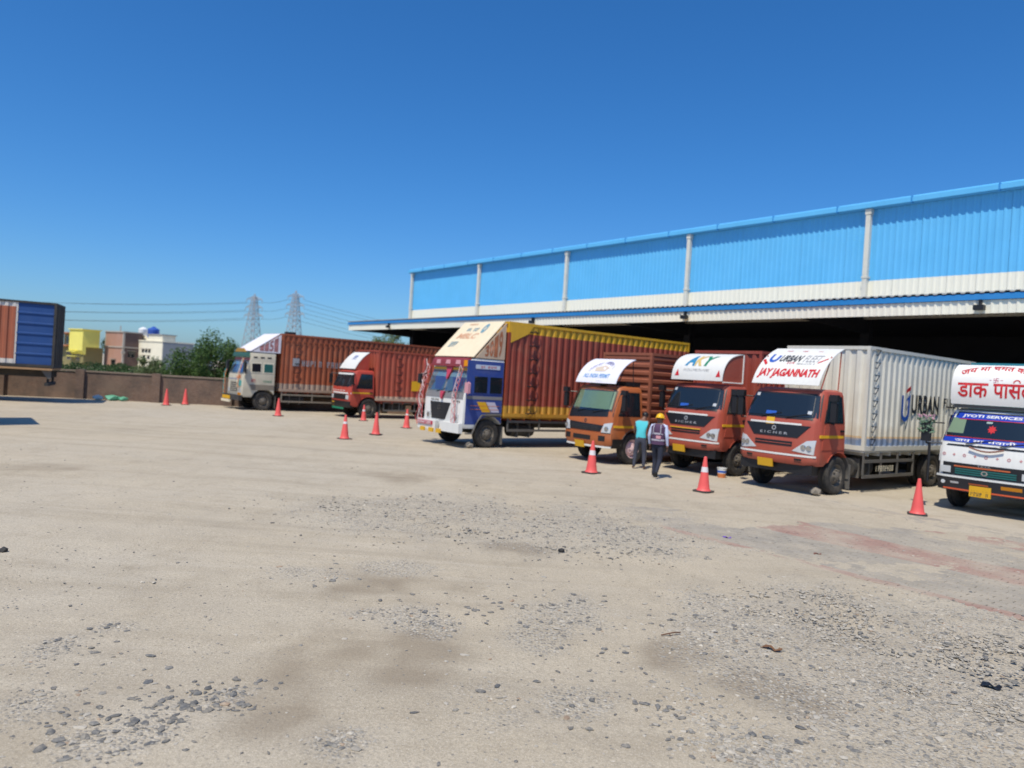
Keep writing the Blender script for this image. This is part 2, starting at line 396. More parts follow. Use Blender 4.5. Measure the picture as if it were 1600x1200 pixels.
me_r, me_g = MB(), MB(); paver_geo(me_r, PW, PL, .05); paver_geo(me_g, PW, PL, .05)
me_r = me_r.mesh('paving_block', PRED, False); me_g = me_g.mesh('paving_block', PGREY, False)
inview = [c for c in cells if c[1] > 2.9+(c[2]-10.1)*.42]
first = set(id(c) for c in inview[:300]); sr, sg = MB(), MB()
for c in cells:
    dz = RND.uniform(-.004, .004); ti = (RND.uniform(-.02, .02), RND.uniform(-.03, .03))
    if id(c) in first:
        o = obj('paving_block', me_r if c[3] else me_g, pav); o.location = (c[1], -c[2], dz); o.rotation_euler = (ti[0], ti[1], RND.uniform(-.02, .02))
    else: paver_geo(sr if c[3] else sg, PW, PL, .05, c[1], -c[2], dz, ti)
for q, mm in ((sr, PRED), (sg, PGREY)): tag(q.build('paving_blocks', mm, pav, smooth=False), kind='stuff')

# ------------------------------------------------------------------ loose stones: one mass of gravel
def icosa():
    bm = bmesh.new(); bmesh.ops.create_icosphere(bm, subdivisions=1, radius=1)
    v = np.array([x.co[:] for x in bm.verts]); f = np.array([[x.index for x in q.verts] for q in bm.faces]); bm.free(); return v, f
IV, IF = icosa()
rs = np.random.RandomState(5)
stones = []
def put(x, y, r, tone): stones.append((x, y, r, tone))
cnt = [3400, 1200, 500, 420, 110, 60, 100, 50, 60, 40, 130, 16, 90, 380, 330, 330, 130, 7500, 1300, 380, 380, 130, 90, 110, 110, 80, 420, 80]
for (cx, cy, rx, ry), n in zip(STONE_FIELDS, cnt):
    for i in range(n):
        a = rs.rand()*6.283; q = math.sqrt(-math.log(1-rs.rand()*.93))*.95
        x, y = cx+rx*q*math.cos(a), cy+ry*q*math.sin(a)
        wn = noise.noise(Vector((x*1.6, y*1.6, 5)))
        if wn < -.18 and rs.rand() < .8: continue
        put(x, y, min(.032, .005+.0055*rs.gamma(1.2)), rs.rand()**.55)
for i in range(6500):                                  # thin scatter over the whole yard
    y = 3.6+rs.rand()**1.7*16; x = (rs.rand()*2-1)*(.78*y+1)
    t_ = x*E2.x+y*E2.y
    if t_ > 16.5: continue
    put(x, y, min(.03, .004+.0045*rs.gamma(1.1)), rs.rand()**.8)
for cx, cy, n, sp in ((-2.04, 5.25, 60, .2), (-1.85, 5.45, 40, .18), (-2.5, 4.8, 70, .3), (-2.2, 4.7, 40, .3), (-2.9, 5.6, 25, .5), (-.9, 7.4, 40, .25), (.6, 6.0, 30, .5), (-3.3, 6.54, 7, .14), (2.2, 7.6, 30, .4), (1.5, 5.35, 30, .3), (.5, 7.6, 26, .4), (-.6, 7.25, 14, .2), (4, 6.6, 170, 1.3), (3.2, 5.6, 110, 1.0), (5, 8, 90, 1.0), (.9, 5.3, 14, .4), (-.2, 7.7, 20, .3), (1.2, 12, 190, 1.0), (-.2, 13, 160, 1.5), (2, 11.7, 70, .5), (-3.4, 5.9, 14, .3), (.7, 8, 30, .5), (-2, 8.6, 16, .5)):
    for i in range(n):                                 # the larger dark ballast
        put(cx+rs.randn()*sp, cy+rs.randn()*sp, .012+.024*rs.rand()**1.6, rs.rand()*.16)
V, F, C = [], [], []
for k, (x, y, r, tone) in enumerate(stones):
    sc3 = np.array([r*rs.uniform(.8, 1.6), r*rs.uniform(.6, 1.1), r*rs.uniform(.3, .55)])
    v = (IV*(1+rs.uniform(-.28, .28, (len(IV), 1))))*sc3
    a = rs.rand()*6.283; ca, sa = math.cos(a), math.sin(a)
    v = np.stack([v[:, 0]*ca-v[:, 1]*sa+x, v[:, 0]*sa+v[:, 1]*ca+y, v[:, 2]+max(ground_h(x, y), -.002)+sc3[2]*.1], 1)
    V.append(v); F.append(IF+k*len(IV))
    base = np.array((.075, .082, .09))*(1-tone)+np.array((.46, .42, .35))*tone if rs.rand() > .02 else np.array((.30, .21, .14))
    C.append(np.repeat(base[None]*rs.uniform(.8, 1.2), len(IV), 0))
V = np.concatenate(V); F = np.concatenate(F); C = np.concatenate(C)
me = bpy.data.meshes.new('gravel'); me.from_pydata(V.tolist(), [], F.tolist())
ca = me.color_attributes.new('tone', 'FLOAT_COLOR', 'POINT'); ca.data.foreach_set('color', np.concatenate([C, np.ones((len(C), 1))], 1).ravel())
m, nt, b = nodes('gravel stone'); aa = N(nt, 'ShaderNodeAttribute', attribute_name='tone')
c = mixc(nt, ramp(nt, noise_out(nt, 25, 4), .4, .75, .05, .6), aa.outputs['Color'], (.42, .37, .29)); nt.links.new(c, b.inputs['Base Color']); b.inputs['Roughness'].default_value = .85
me.materials.append(m)
tag(obj('gravel', me), 'loose grey gravel and dark ballast strewn in patches over the dusty yard', 'gravel', kind='stuff')

# ================================================================== WAREHOUSE (local x = e2 from the wall line, y = e1)
WT, FT = 31.9, 26.3
wh = thing('warehouse', E2*WT, TH, 'long blue and white metal warehouse with a deep loading canopy behind the trucks', 'warehouse')
SKY_B = paint('sky blue cladding', (.105, .45, .79), .5, .12, (.15, .42, .7), .6)
WHITE_C = paint('white cladding', (.82, .79, .67), .5, .22, (.45, .42, .35), .8)
BLUE_T = paint('blue roof edge', (.02, .22, .56), .45, .18, (.05, .2, .4), .8)
DIM = paint('dock steel with painted shade', (.018, .021, .03), .8, .3, (.03, .03, .03), 1)  # navy steel taken near black: the canopy's deep shade is in the colour
DOCKC = paint('dock concrete', (.12, .12, .12), .9, .3, (.08, .07, .06), 1, streak=False)
PIPE = paint('white downpipe', (.68, .66, .58), .5, .4, (.35, .3, .24), 2)
S_END, S_BEG = 55.0, -13.0
def corr_y(y0, y1, x, z0, z1, pitch, depth, out=-1, duty=.5):
    """sheet in the y-z plane at x, ribbed along y, ribs facing out"""
    pts = []; n = max(1, round((y1-y0)/pitch)); p = (y1-y0)/n
    for k in range(n):
        a = y0+k*p
        pts += [(a, 0), (a+p*(1-duty)*.7, 0), (a+p*(1-duty), depth), (a+p*(1-duty)+p*duty*.7, depth)]
    pts.append((y1, 0)); v = []
    for y, d in pts: v += [(x+out*d, y, z0), (x+out*d, y, z1)]
    return v, [(2*i, 2*i+2, 2*i+3, 2*i+1) for i in range(len(pts)-1)]
PIPES = [54.9, 45.3, 35.75, 26.1, 16.45, 6.8, -2.8, -12.4]
for a, c in zip(PIPES[:-1], PIPES[1:]):
    k = 0; y = c
    while y < a-.01:                                     # cladding sheets, each about a metre wide
        y2 = min(a, y+(a-c)/9)
        MB().add(*corr_y(y+.002, y2-.002, RND.uniform(0, .006), 7.56, 10.63, .26, .035, -1, .3)).build('cladding_sheet', SKY_B, wh, smooth=False, fixn=False)
        MB().add(*corr_y(y+.002, y2-.002, RND.uniform(0, .004)-.004, 5.9, 7.56, .26, .035, -1, .3)).build('white_cladding_sheet', WHITE_C, wh, smooth=False, fixn=False)
        y = y2
for a in PIPES[:-1]:
    p = MB().box(-.26, -.08, a-.10, a+.10, 5.9, 10.6).build('downpipe', PIPE, wh)
    MB().box(-.28, -.02, a-.13, a+.13, 7.66, 7.74).build('clamp', PIPE, p); MB().box(-.28, -.06, a-.13, a+.13, 10.4, 10.62).build('outlet', PIPE, p)
MB().box(-.06, .1, S_END-.08, S_END+.14, 5.9, 10.62).build('corner_flashing', BLUE_T, wh)
r = MB().prism([(-.24, 10.63), (-.24, 10.9), (-.18, 10.95), (16, 12.2), (16, 12.1), (-.1, 10.63)], S_BEG, S_END+.35, 'y').build('roof', SKY_B, wh)
MB().box(-.36, -.244, S_BEG, S_END+.35, 10.66, 10.86).build('gutter', SKY_B, r)
for y in np.arange(-11, 55, 3.2): MB().box(-.375, -.23, y, y+.05, 10.62, 10.9).build('gutter_bracket', BLUE_T, r)
MB().box(.02, 28, S_END, S_END+.08, 0, 10.7).build('end_wall', DIM, wh)
# dock: open bay, platform, columns, back wall, shutters
dk = MB().box(-5.1, 9, S_BEG, S_END-.6, -.1, 1.1).build('dock_platform', DOCKC, wh)
for k, y in enumerate(np.arange(-10, 53, 3.85)): MB().box(-5.24, -5.103, y, y+.3, .55, 1.0).build('dock_bumper', BLACK, dk)
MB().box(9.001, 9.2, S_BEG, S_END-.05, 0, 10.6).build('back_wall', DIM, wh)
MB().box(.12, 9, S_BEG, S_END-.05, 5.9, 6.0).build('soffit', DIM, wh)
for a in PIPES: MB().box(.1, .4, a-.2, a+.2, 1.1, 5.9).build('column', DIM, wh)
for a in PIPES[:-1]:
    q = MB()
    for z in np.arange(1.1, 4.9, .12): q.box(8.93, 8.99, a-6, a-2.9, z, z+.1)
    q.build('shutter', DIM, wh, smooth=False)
# canopy
cx0 = FT-WT
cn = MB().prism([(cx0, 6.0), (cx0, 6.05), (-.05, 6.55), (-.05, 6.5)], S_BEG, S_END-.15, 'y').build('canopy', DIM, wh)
for c, a in zip(np.arange(S_BEG, 54.8, 1.2), np.arange(S_BEG+1.2, 57, 1.2)):
    a = min(a, S_END-.15)
    if a-c < .1: continue
    MB().add(*corr_y(c+.002, a-.002, cx0-.02+RND.uniform(-.004, .004), 5.39, 5.81, .26, .03, -1, .3)).build('fascia_sheet', WHITE_C, cn, smooth=False, fixn=False)
MB().box(cx0-.095, cx0-.055, S_BEG, S_END-.1, 5.82, 6.01).build('fascia_gutter', BLUE_T, cn)
v, f = corr_y(S_BEG, S_END-.1, 0, 0, 1, .28, .04)
pr = [(p[0], p[1]) for p in v[::2]]
q = MB(); n = len(pr)
q.add([(cx0-.12, y, 6.055-d) for d, y in pr]+[(0, y, 6.6-d) for d, y in pr]+[(cx0-.12, y, 6.03-d) for d, y in pr], [(i, i+1, n+i+1, n+i) for i in range(n-1)]+[(2*n+i, 2*n+i+1, i+1, i) for i in range(n-1)])
q.build('canopy_roof_sheet', paint('weathered zinc sheet', (.33, .34, .33), .6, .3, (.3, .25, .18), .8), cn, smooth=False)
for a in PIPES:
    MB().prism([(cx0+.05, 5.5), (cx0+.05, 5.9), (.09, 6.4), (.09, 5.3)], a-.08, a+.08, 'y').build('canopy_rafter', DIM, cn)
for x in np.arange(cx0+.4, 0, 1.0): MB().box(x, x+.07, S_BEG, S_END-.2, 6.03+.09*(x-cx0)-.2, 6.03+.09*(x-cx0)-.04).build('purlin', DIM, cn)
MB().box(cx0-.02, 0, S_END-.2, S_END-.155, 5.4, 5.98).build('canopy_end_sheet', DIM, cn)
for y in (48.2, 32.0, 21.5, 9.8):
    fl = MB().box(cx0-.3, cx0-.1, y-.15, y+.15, 5.48, 5.64).build('flood_lamp', BLACK, cn); MB().box(cx0-.2, cx0-.05, y-.03, y+.03, 5.64, 5.82).build('bracket', BLACK, fl)

# ================================================================== BOUNDARY WALL
WALLM, nt, b = nodes('old brick wall')
br = N(nt, 'ShaderNodeTexBrick'); br.inputs['Scale'].default_value = 4.5; br.inputs['Color1'].default_value = (.15, .085, .06, 1); br.inputs['Color2'].default_value = (.21, .13, .09, 1); br.inputs['Mortar'].default_value = (.22, .19, .16, 1)
tcb = N(nt, 'ShaderNodeTexCoord'); mp = N(nt, 'ShaderNodeMapping'); mp.inputs['Rotation'].default_value = (rad(90), 0, 0); nt.links.new(tcb.outputs['Object'], mp.inputs[0]); nt.links.new(mp.outputs[0], br.inputs['Vector'])
c = mixc(nt, ramp(nt, noise_out(nt, 1.1, 6, .7), .42, .68, 0, .8), br.outputs['Color'], (.085, .07, .06)); c = mixc(nt, ramp(nt, noise_out(nt, .7, 4), .5, .7, 0, .6), c, (.24, .165, .12))
nt.links.new(c, b.inputs['Base Color']); b.inputs['Roughness'].default_value = .95
bw_a = math.atan2(.27, 1)
bw = thing('boundary_wall', (-25, 37.6, 0), bw_a, 'low weathered brick boundary wall with pillars along the far left of the yard', 'wall')
COPE = paint('wall coping', (.25, .19, .145), .9, .4, (.12, .1, .08), 2)
for k in range(-9, 6):
    x = k*3.55-.35
    pn = MB().box(x+.2, x+3.35, -.1, .1, -.1, 1.36+RND.uniform(-.02, .02)).build('wall_panel', WALLM, bw); MB().box(x+.2, x+3.35, -.14, .14, 1.385, 1.46).build('coping', COPE, pn)
    MB().box(x-.2, x+.198, -.26, .22, -.1, 1.5).build('pillar', WALLM, bw)

# ================================================================== HOUSES BEYOND THE WALL
HD = 130.0
def house(name, near_x, near_y, beta, label, cat='house'): return thing(name, (near_x, near_y, 0), rad(beta), label, cat)
# local frame of each house: x runs to the right and away (shaded face), y to the left and away (sunlit face); near corner at 0,0
def opening(parent, face, a, b, z0, z1, glass=GLASS, frame=None, proud=.06):
    m = MB()
    if face == 'l': m.box(-.02, .05, a, b, z0, z1); f = (-proud, -.022)
    else: m.box(a, b, -.02, .05, z0, z1)
    wdw = m.build('window', frame or FRAME, parent)
    d = .09; g = MB()
    if face == 'l': g.box(-.035, -.021, a+d, b-d, z0+d, z1-d)
    else: g.box(a+d, b-d, -.035, -.021, z0+d, z1-d)
    g.build('pane', glass, wdw)
    s_ = MB()
    if face == 'l': s_.box(-.3, -.021, a-.15, b+.15, z1+.02, z1+.12)
    else: s_.box(a-.15, b+.15, -.3, -.021, z1+.02, z1+.12)
    s_.build('sunshade', FRAME, wdw)
FRAME = paint('window frame', (.3, .27, .23), .7, .3)
YEL = paint('yellow house paint', (.80, .72, .16), .7, .2, (.5, .42, .15), .5)
OLV = paint('olive house paint', (.24, .21, .09), .8, .35, (.2, .17, .1), .5)
TERR = paint('terracotta edge', (.45, .18, .09), .8, .3)
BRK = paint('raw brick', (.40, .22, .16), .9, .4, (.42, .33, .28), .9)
BRK_SHADE = paint('brick with painted shade', (.13, .085, .075), .9, .4, (.2, .15, .13), .9)  # shaded copy of the brick: shade of the right face painted in
CONC = paint('bare concrete', (.42, .38, .33), .9, .3, (.25, .22, .2), .7)
CRM = paint('cream plaster', (.80, .75, .60), .8, .18, (.5, .45, .36), .5)
GRYP = paint('slab grey and painted shade', (.28, .30, .32), .85, .25, (.2, .2, .2), .5)  # roof slab grey, also painted shade on the cream house's right faces
# yellow house with terrace
h = house('yellow_house', -72.8, 128, 55, 'bright yellow house with a projecting upper room and terracotta ledges beyond the wall')
MB().box(0, 3.2, 0, 7.5, 0, 3.2).build('lower_wall', OLV, h)
up = MB().box(-.6, 2.2, -.7, 4.0, 3.2, 6.1).build('upper_room', YEL, h)
MB().box(-.8, 2.4, -.9, 4.2, 6.1, 6.25).build('roof_slab', YEL, up)
MB().prism([(-.6, 2.6), (.02, 1.9), (.02, 3.2), (-.6, 3.2)], -.7, 4.0, 'y').build('bracket_wall', YEL, up)
MB().box(.6, 3.2, 4.02, 8.5, 3.2, 5.4).build('rear_room', OLV, h); MB().box(-.9, 3.4, 4.05, 8.8, 5.4, 5.6).build('roof_ledge', TERR, h)
MB().box(-1.0, .0, 4.1, 8.8, 3.2, 3.45).build('terrace_ledge', TERR, h)
opening(up, 'r', .5, 1.2, 4.1, 5.0); opening(h, 'l', 5.2, 6.4, 3.6, 5.0); opening(h, 'l', 1.2, 2.6, .9, 2.2); opening(h, 'l', 4.4, 5.8, .9, 2.2)
for z in (1.5, 2.3): MB().box(-.9, -.05, 1.0, 4.2, z, z+.12).build('balcony_rail', YEL, h)
h = house('olive_house', -66.4, 129, 55, 'low olive house with terracotta roof edge between the yellow house and the brick house')
MB().box(0, 5.0, 0, 5.0, 0, 4.1).build('wall', OLV, h); MB().box(-.3, 5.2, -.3, 5.2, 4.1, 4.35).build('roof_edge', TERR, h)
opening(h, 'r', .5, 1.5, 2.3, 3.6); opening(h, 'r', 2.6, 3.6, 2.3, 3.6); opening(h, 'r', .6, 1.7, .5, 1.6); opening(h, 'l', 1.2, 2.4, 2.2, 3.5)
# unfinished brick house
h = house('brick_house', -66.2, 128, 55, 'unfinished flat roofed house of raw brick with pale concrete frame beyond the wall')
for z0, z1 in ((0, 3.5), (3.7, 6.1)):
    MB().box(.02, 3.2, .3, 5.8, z0, z1).build('brick_wall', BRK, h); MB().box(.32, 3.3, -.02, .295, z0, z1).build('painted_shade_wall', BRK_SHADE, h)
for z in (3.5, 6.1): MB().box(-.12, 3.4, -.15, 6.1, z, z+.2).build('concrete_slab', CONC, h)
for y in (0, 5.8): MB().box(0, .3, y, y+.28, 0, 6.1).build('concrete_column', CONC, h)
MB().box(-.3, .3, -.25, -.03, 2.5, 2.9).build('ledge', CONC, h)
opening(h, 'r', .9, 2.2, 1.9, 3.0); opening(h, 'l', 2.2, 3.6, .3, 1.4)
MB().cyl((1, 3, 6.3), (1, 3, 7.3), .05).build('roof_rod', TERR, h)
# cream house with tanks
h = house('cream_house', -58.6, 126, 55, 'cream plastered house with a rooftop stair room and right side painted in shade grey')
MB().box(0, 5.6, 0, 9.6, 0, 4.85).build('wall', CRM, h); MB().box(-.12, 5.75, -.15, 9.8, 4.85, 5.05).build('parapet', CRM, h)
st_ = MB().box(.05, 2.4, .2, 4.6, 5.05, 6.0).build('stair_room', CRM, h); MB().box(-.1, 2.6, .05, 4.8, 6.0, 6.15).build('roof_slab', GRYP, st_)
MB().box(1.2, 5.6, 5.6, 9.5, 5.05, 5.9).build('upper_block', CRM, h)
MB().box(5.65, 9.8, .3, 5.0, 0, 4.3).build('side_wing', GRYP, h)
MB().box(.05, 5.6, -.12, -.003, 0, 4.8).build('painted_shade_side', GRYP, h)  # extra grey sheet over the cream wall, standing in for shade
for y in (3.6, 4.6, 5.6): opening(h, 'l', y, y+.6, 2.9, 3.5)
for y in (3.8, 5.2): opening(h, 'l', y, y+.6, 1.8, 2.4)
opening(h, 'r', 2.0, 2.9, 2.2, 3.3); opening(h, 'r', 7.2, 8.1, 2.0, 3.1); opening(h, 'l', 1.0, 2.2, .2, 1.4); opening(h, 'l', 2.8, 3.8, .2, 1.4)
def tank(x, y, z, r, hh, mat, label):
    o = thing('water_tank', (x, y, z), 0, label, 'water tank')
    MB().lathe([(.01, 0), (r*.98, 0), (r, .1), (r*.97, hh*.33), (r, hh*.36), (r*.97, hh*.66), (r, hh*.7), (r*.95, hh*.82), (r*.3, hh), (.01, hh)], (0, 0, 0), 'z', 18).build('tank_body', mat, o)
    MB().cyl((0, 0, hh*.98), (0, 0, hh*1.06), r*.28, r*.26, 12).build('lid', mat, o)
tank(-64.9, 132, 5.9, .75, 1.4, paint('white tank', (.75, .77, .78), .5, .15), 'white plastic water tank on the roof beside the blue tank')
tank(-62.6, 131, 5.6, .95, 1.8, paint('blue tank', (.02, .09, .42), .45, .15), 'blue plastic water tank on the cream house roof')

# ================================================================== PYLONS AND LINES
STEEL = paint('hazed galvanised lattice', (.32, .34, .37), .6, .2)  # grey-blue steel; faint distance haze is put into the colour
def pylon(x, y, H_, rz, label):
    o = thing('transmission_pylon', (x, y, 0), rz, label, 'pylon', 'pylons on the horizon')
    hw = lambda z: 4.2*(1-z/H_)**1.1*.8+.75 if z < H_*.94 else .75*(1-(z-H_*.94)/(H_*.06))+.06
    lv = [0, 5, 9.5, 13.5, 17, 20, 22.6, 25, 27, 29, 31, 32.6, H_*.94]
    tw = MB(); bz = MB()
    for sx in (-1, 1):
        for sy in (-1, 1):
            for a, c in zip(lv[:-1], lv[1:]): tw.cyl((sx*hw(a), sy*hw(a), a), (sx*hw(c), sy*hw(c), c), .17, .17, 4)
            tw.cyl((sx*hw(lv[-1]), sy*hw(lv[-1]), lv[-1]), (0, 0, H_), .14, .1, 4)
    for a, c in zip(lv[:-1], lv[1:]):
        for p, q in (((-1, -1), (1, -1)), ((1, -1), (1, 1)), ((1, 1), (-1, 1)), ((-1, 1), (-1, -1))):
            bz.cyl((p[0]*hw(a), p[1]*hw(a), a), (q[0]*hw(c), q[1]*hw(c), c), .1, .1, 3)
            bz.cyl((q[0]*hw(a), q[1]*hw(a), a), (p[0]*hw(c), p[1]*hw(c), c), .1, .1, 3)
            bz.cyl((p[0]*hw(c), p[1]*hw(c), c), (q[0]*hw(c), q[1]*hw(c), c), .09, .09, 3)
    tw.build('leg_frame', STEEL, o, smooth=False); bz.build('bracing', STEEL, o, smooth=False)
    tips = []
    for z, L in ((H_*.70, 5.0), (H_*.81, 4.6), (H_*.92, 4.2)):
        for sg in (-1, 1):
            am = MB(); tip = (sg*L, 0, z+.2)
            for sy in (-1, 1):
                am.cyl((sg*hw(z), sy*hw(z), z), tip, .13, .1, 4); am.cyl((sg*hw(z+1.4), sy*hw(z+1.4), z+1.4), tip, .12, .1, 4)
            am.cyl((sg*(L*.5), .3, z+.2), (sg*L*.5, .1, z+.8), .08, .08, 3)
            a_ = am.build('cross_arm', STEEL, o, smooth=False)
            MB().cyl(tip, (sg*L, 0, z-1.3), .14, .14, 6).build('insulator', STEEL, a_); tips.append((sg*L, 0, z-1.3))
    return o, [Matrix.Translation((x, y, 0)) @ Matrix.Rotation(rz, 4, 'Z') @ Vector(t) for t in tips]
p1, t1 = pylon(-121.5, 350, 34.2, rad(-18), 'steel lattice pylon, the left one of the two on the horizon')
p2, t2 = pylon(-101.0, 345, 36.4, rad(-18), 'steel lattice pylon, the right one of the two on the horizon')
def line(p, q, sag, nm, label):
    pts = [p.lerp(q, k/24) - Vector((0, 0, sag*4*(k/24)*(1-k/24))) for k in range(25)]
    tag(MB().tube(pts, .055, 4).build(nm, DARKMETAL, smooth=False), label, 'power line', 'power lines between the pylons')
for tips, off, nm in ((t1, Vector((-260, -60, 2)), 'left'), (t2, Vector((190, 50, -6)), 'right')):
    for k, t_ in enumerate(tips): line(t_, t_+off, 9, 'power_line', '%s power line running off to the %s from the %s arm of the %s pylon' % (('lowest', 'middle', 'topmost')[k//2], nm, ('left', 'right')[k % 2], nm))
for a_, c_, lv_ in zip(t1[1::2], t2[0::2], ('lowest', 'middle', 'topmost')): line(a_, c_, .6, 'power_line', lv_+' short power line hanging between the two pylons')

# ================================================================== TREES
def leafmat(name, a, c):
    m, nt, b = nodes(name); ge = N(nt, 'ShaderNodeNewGeometry')
    col = mixc(nt, ge.outputs['Random Per Island'], a, c); nt.links.new(col, b.inputs['Base Color']); b.inputs['Roughness'].default_value = .6
    b.inputs['Specular IOR Level'].default_value = .25
    tl = N(nt, 'ShaderNodeBsdfTranslucent'); nt.links.new(col, tl.inputs[0]); mx = N(nt, 'ShaderNodeMixShader'); mx.inputs[0].default_value = .25
    nt.links.new(b.outputs[0], mx.inputs[1]); nt.links.new(tl.outputs[0], mx.inputs[2]); nt.links.new(mx.outputs[0], nt.nodes['Material Output'].inputs[0]); return m
LEAF = leafmat('green leaves', (.035, .085, .02), (.10, .17, .045)); LEAF2 = leafmat('pale leaves', (.09, .13, .05), (.17, .21, .09)); LEAFD = leafmat('dark leaves', (.025, .06, .02), (.06, .10, .03))
BARK = paint('bark', (.12, .085, .06), .9, .4)
def tree(name, x, y, zc, rx, rz_, n, ls, mat, label, seed, clumps=26, trunk=True):
    r = random.Random(seed); o = thing(name, (x, y, 0), 0, label, 'tree')
    tr = MB(); cen = []
    for k in range(clumps):
        while True:
            p = Vector((r.uniform(-1, 1), r.uniform(-1, 1), r.uniform(-1, 1)))
            if .25 < p.length < 1: break
        p = Vector((p.x*rx, p.y*rx, p.z*rz_)); cen.append((p, r.uniform(.28, .5)*min(rx, rz_)))
    base = Vector((0, 0, -zc))
    fork = Vector((0, 0, -rz_*.75))
    tr.cyl((0, 0, 0), (0, 0, zc+fork.z), .12+.02*rx, .09, 8)
    for p, q in cen[:12]: tr.cyl((0, 0, zc+fork.z), (p.x, p.y, zc+p.z), .06, .02, 5)
    tr.build('trunk', BARK, o)
    V, F = [], []
    for i in range(n):
        p, q = r.choice(cen); d = Vector((r.gauss(0, 1), r.gauss(0, 1), r.gauss(0, 1))).normalized()*q*r.uniform(.45, 1.15)
        c = p+d+Vector((0, 0, zc)); up = (d.normalized()+Vector((r.gauss(0, .5), r.gauss(0, .5), r.gauss(.3, .5)))).normalized()
        a = up.orthogonal().normalized(); a = Matrix.Rotation(r.random()*6.28, 3, up) @ a; bq = up.cross(a); l = ls*r.uniform(.6, 1.3); wv = l*.42
        k = len(V); V += [c-a*l, c+bq*wv+up*l*.1, c+a*l, c-bq*wv+up*l*.1]; F.append((k, k+1, k+2, k+3))
    me = bpy.data.meshes.new('crown'); me.from_pydata([tuple(v) for v in V], [], F); me.materials.append(mat); obj('crown', me, o)
    return o
tree('leafy_tree', -17.9, 43.6, 2.15, 1.95, 1.65, 11000, .085, LEAF, 'round leafy green tree just behind the brick wall by the cream cab truck', 3, 34)
tree('palm_like_bush', -34.7, 72, 1.3, 1.25, 1.1, 2000, .12, LEAF2, 'pale green bush in front of the cream house behind the wall', 5, 16)
tree('leafy_tree', -25.6, 160, 6.6, 4.4, 3.4, 4500, .3, LEAF2, 'pale green tree showing under the left end of the warehouse canopy', 7)
tree('leafy_tree', -79, 150, 4.2, 2.2, 2.2, 2500, .25, LEAFD, 'dark green tree rising behind the olive house', 9)

rr = random.Random(21); V, F = [], []
for k in range(46):
    bx, by = rr.uniform(-66, -24), rr.uniform(52, 108); bx = -by*rr.uniform(.36, .62); br_ = rr.uniform(.8, 1.7); bh = rr.uniform(.6, 1.15)
    for i in range(230):
        d_ = Vector((rr.gauss(0, 1), rr.gauss(0, 1), rr.gauss(0, 1))).normalized()*rr.uniform(.6, 1.05); c = Vector((bx+d_.x*br_, by+d_.y*br_, max(.02, bh*.55+d_.z*bh*.6)))
        a = Vector((rr.gauss(0, 1), rr.gauss(0, 1), rr.gauss(0, .6))).normalized()*.16; e = a.cross(Vector((rr.gauss(0, 1), rr.gauss(0, 1), rr.gauss(0, 1)))).normalized()*.08
        j = len(V); V += [tuple(c-a), tuple(c+e), tuple(c+a), tuple(c-e)]; F.append((j, j+1, j+2, j+3))
me = bpy.data.meshes.new('scrub'); me.from_pydata(V, [], F); me.materials.append(LEAFD); tag(obj('scrub', me), 'low dark green scrub growing behind the brick boundary wall', 'scrub', kind='stuff')

# ================================================================== TRUCKS
# local frame of a truck: origin on the ground under the middle of its nose, x to the rear, -y the side facing the camera
def wheel_meshes(R_, wd):
    ty = MB().lathe([(R_*.60, -wd/2+.02), (R_*.68, -wd/2), (R_*.9, -wd/2+.005), (R_*.985, -wd/2+.035), (R_, -wd/2+.07), (R_, -.012), (R_*.975, -.008), (R_*.975, .008), (R_, .012), (R_, wd/2-.07), (R_*.985, wd/2-.035), (R_*.9, wd/2-.005), (R_*.68, wd/2), (R_*.60, wd/2-.02)], (0, 0, 0), 'y', 32)
    for i in range(32):                                  # tread lugs
        a = 2*math.pi*i/32; ca, sa = math.cos(a), math.sin(a); t = .03
        for y0, y1 in ((-wd/2+.05, -.03), (.03, wd/2-.05)):
            ty.add([(ca*R_*.97-sa*t, y0, sa*R_*.97+ca*t), (ca*R_*.97+sa*t, y0, sa*R_*.97-ca*t), (ca*R_*.97+sa*t, y1, sa*R_*.97-ca*t), (ca*R_*.97-sa*t, y1, sa*R_*.97+ca*t),
                    (ca*R_*1.012-sa*t, y0, sa*R_*1.012+ca*t), (ca*R_*1.012+sa*t, y0, sa*R_*1.012-ca*t), (ca*R_*1.012+sa*t, y1, sa*R_*1.012-ca*t), (ca*R_*1.012-sa*t, y1, sa*R_*1.012+ca*t)],
                   [(4, 5, 6, 7), (0, 1, 5, 4), (1, 2, 6, 5), (2, 3, 7, 6), (3, 0, 4, 7)])
    rm = MB().lathe([(R_*.62, wd/2-.03), (R_*.62, -wd/2+.025), (R_*.58, -wd/2+.015), (R_*.54, -wd/2+.05), (R_*.47, -wd/2+.10), (R_*.36, -wd/2+.035), (R_*.24, -wd/2+.02), (R_*.22, -wd/2-.015), (R_*.10, -wd/2-.04), (.005, -wd/2-.045)], (0, 0, 0), 'y', 28)
    for i in range(8):
        a = 2*math.pi*i/8; c = (R_*.30*math.cos(a), 0, R_*.30*math.sin(a)); rm.cyl((c[0], -wd/2+.03, c[2]), (c[0], -wd/2-.015, c[2]), .022, .022, 6)
    return ty.mesh('tyre', RUBBER), rm.mesh('rim', RIM)
WM = wheel_meshes(.48, .27)
def wheel(root, x, y, flip=False, rim=None, sc_=1.0):
    rm = WM[1]
    if rim: rm = WM[1].copy(); rm.materials[0] = rim
    w_ = obj('wheel', rm, root); ty = obj('tyre', WM[0], w_)
    w_.location = (x, y, .485*sc_); w_.scale = (sc_,)*3
    w_.rotation_euler = (0, RND.random()*6, math.pi if flip else 0)
    return w_
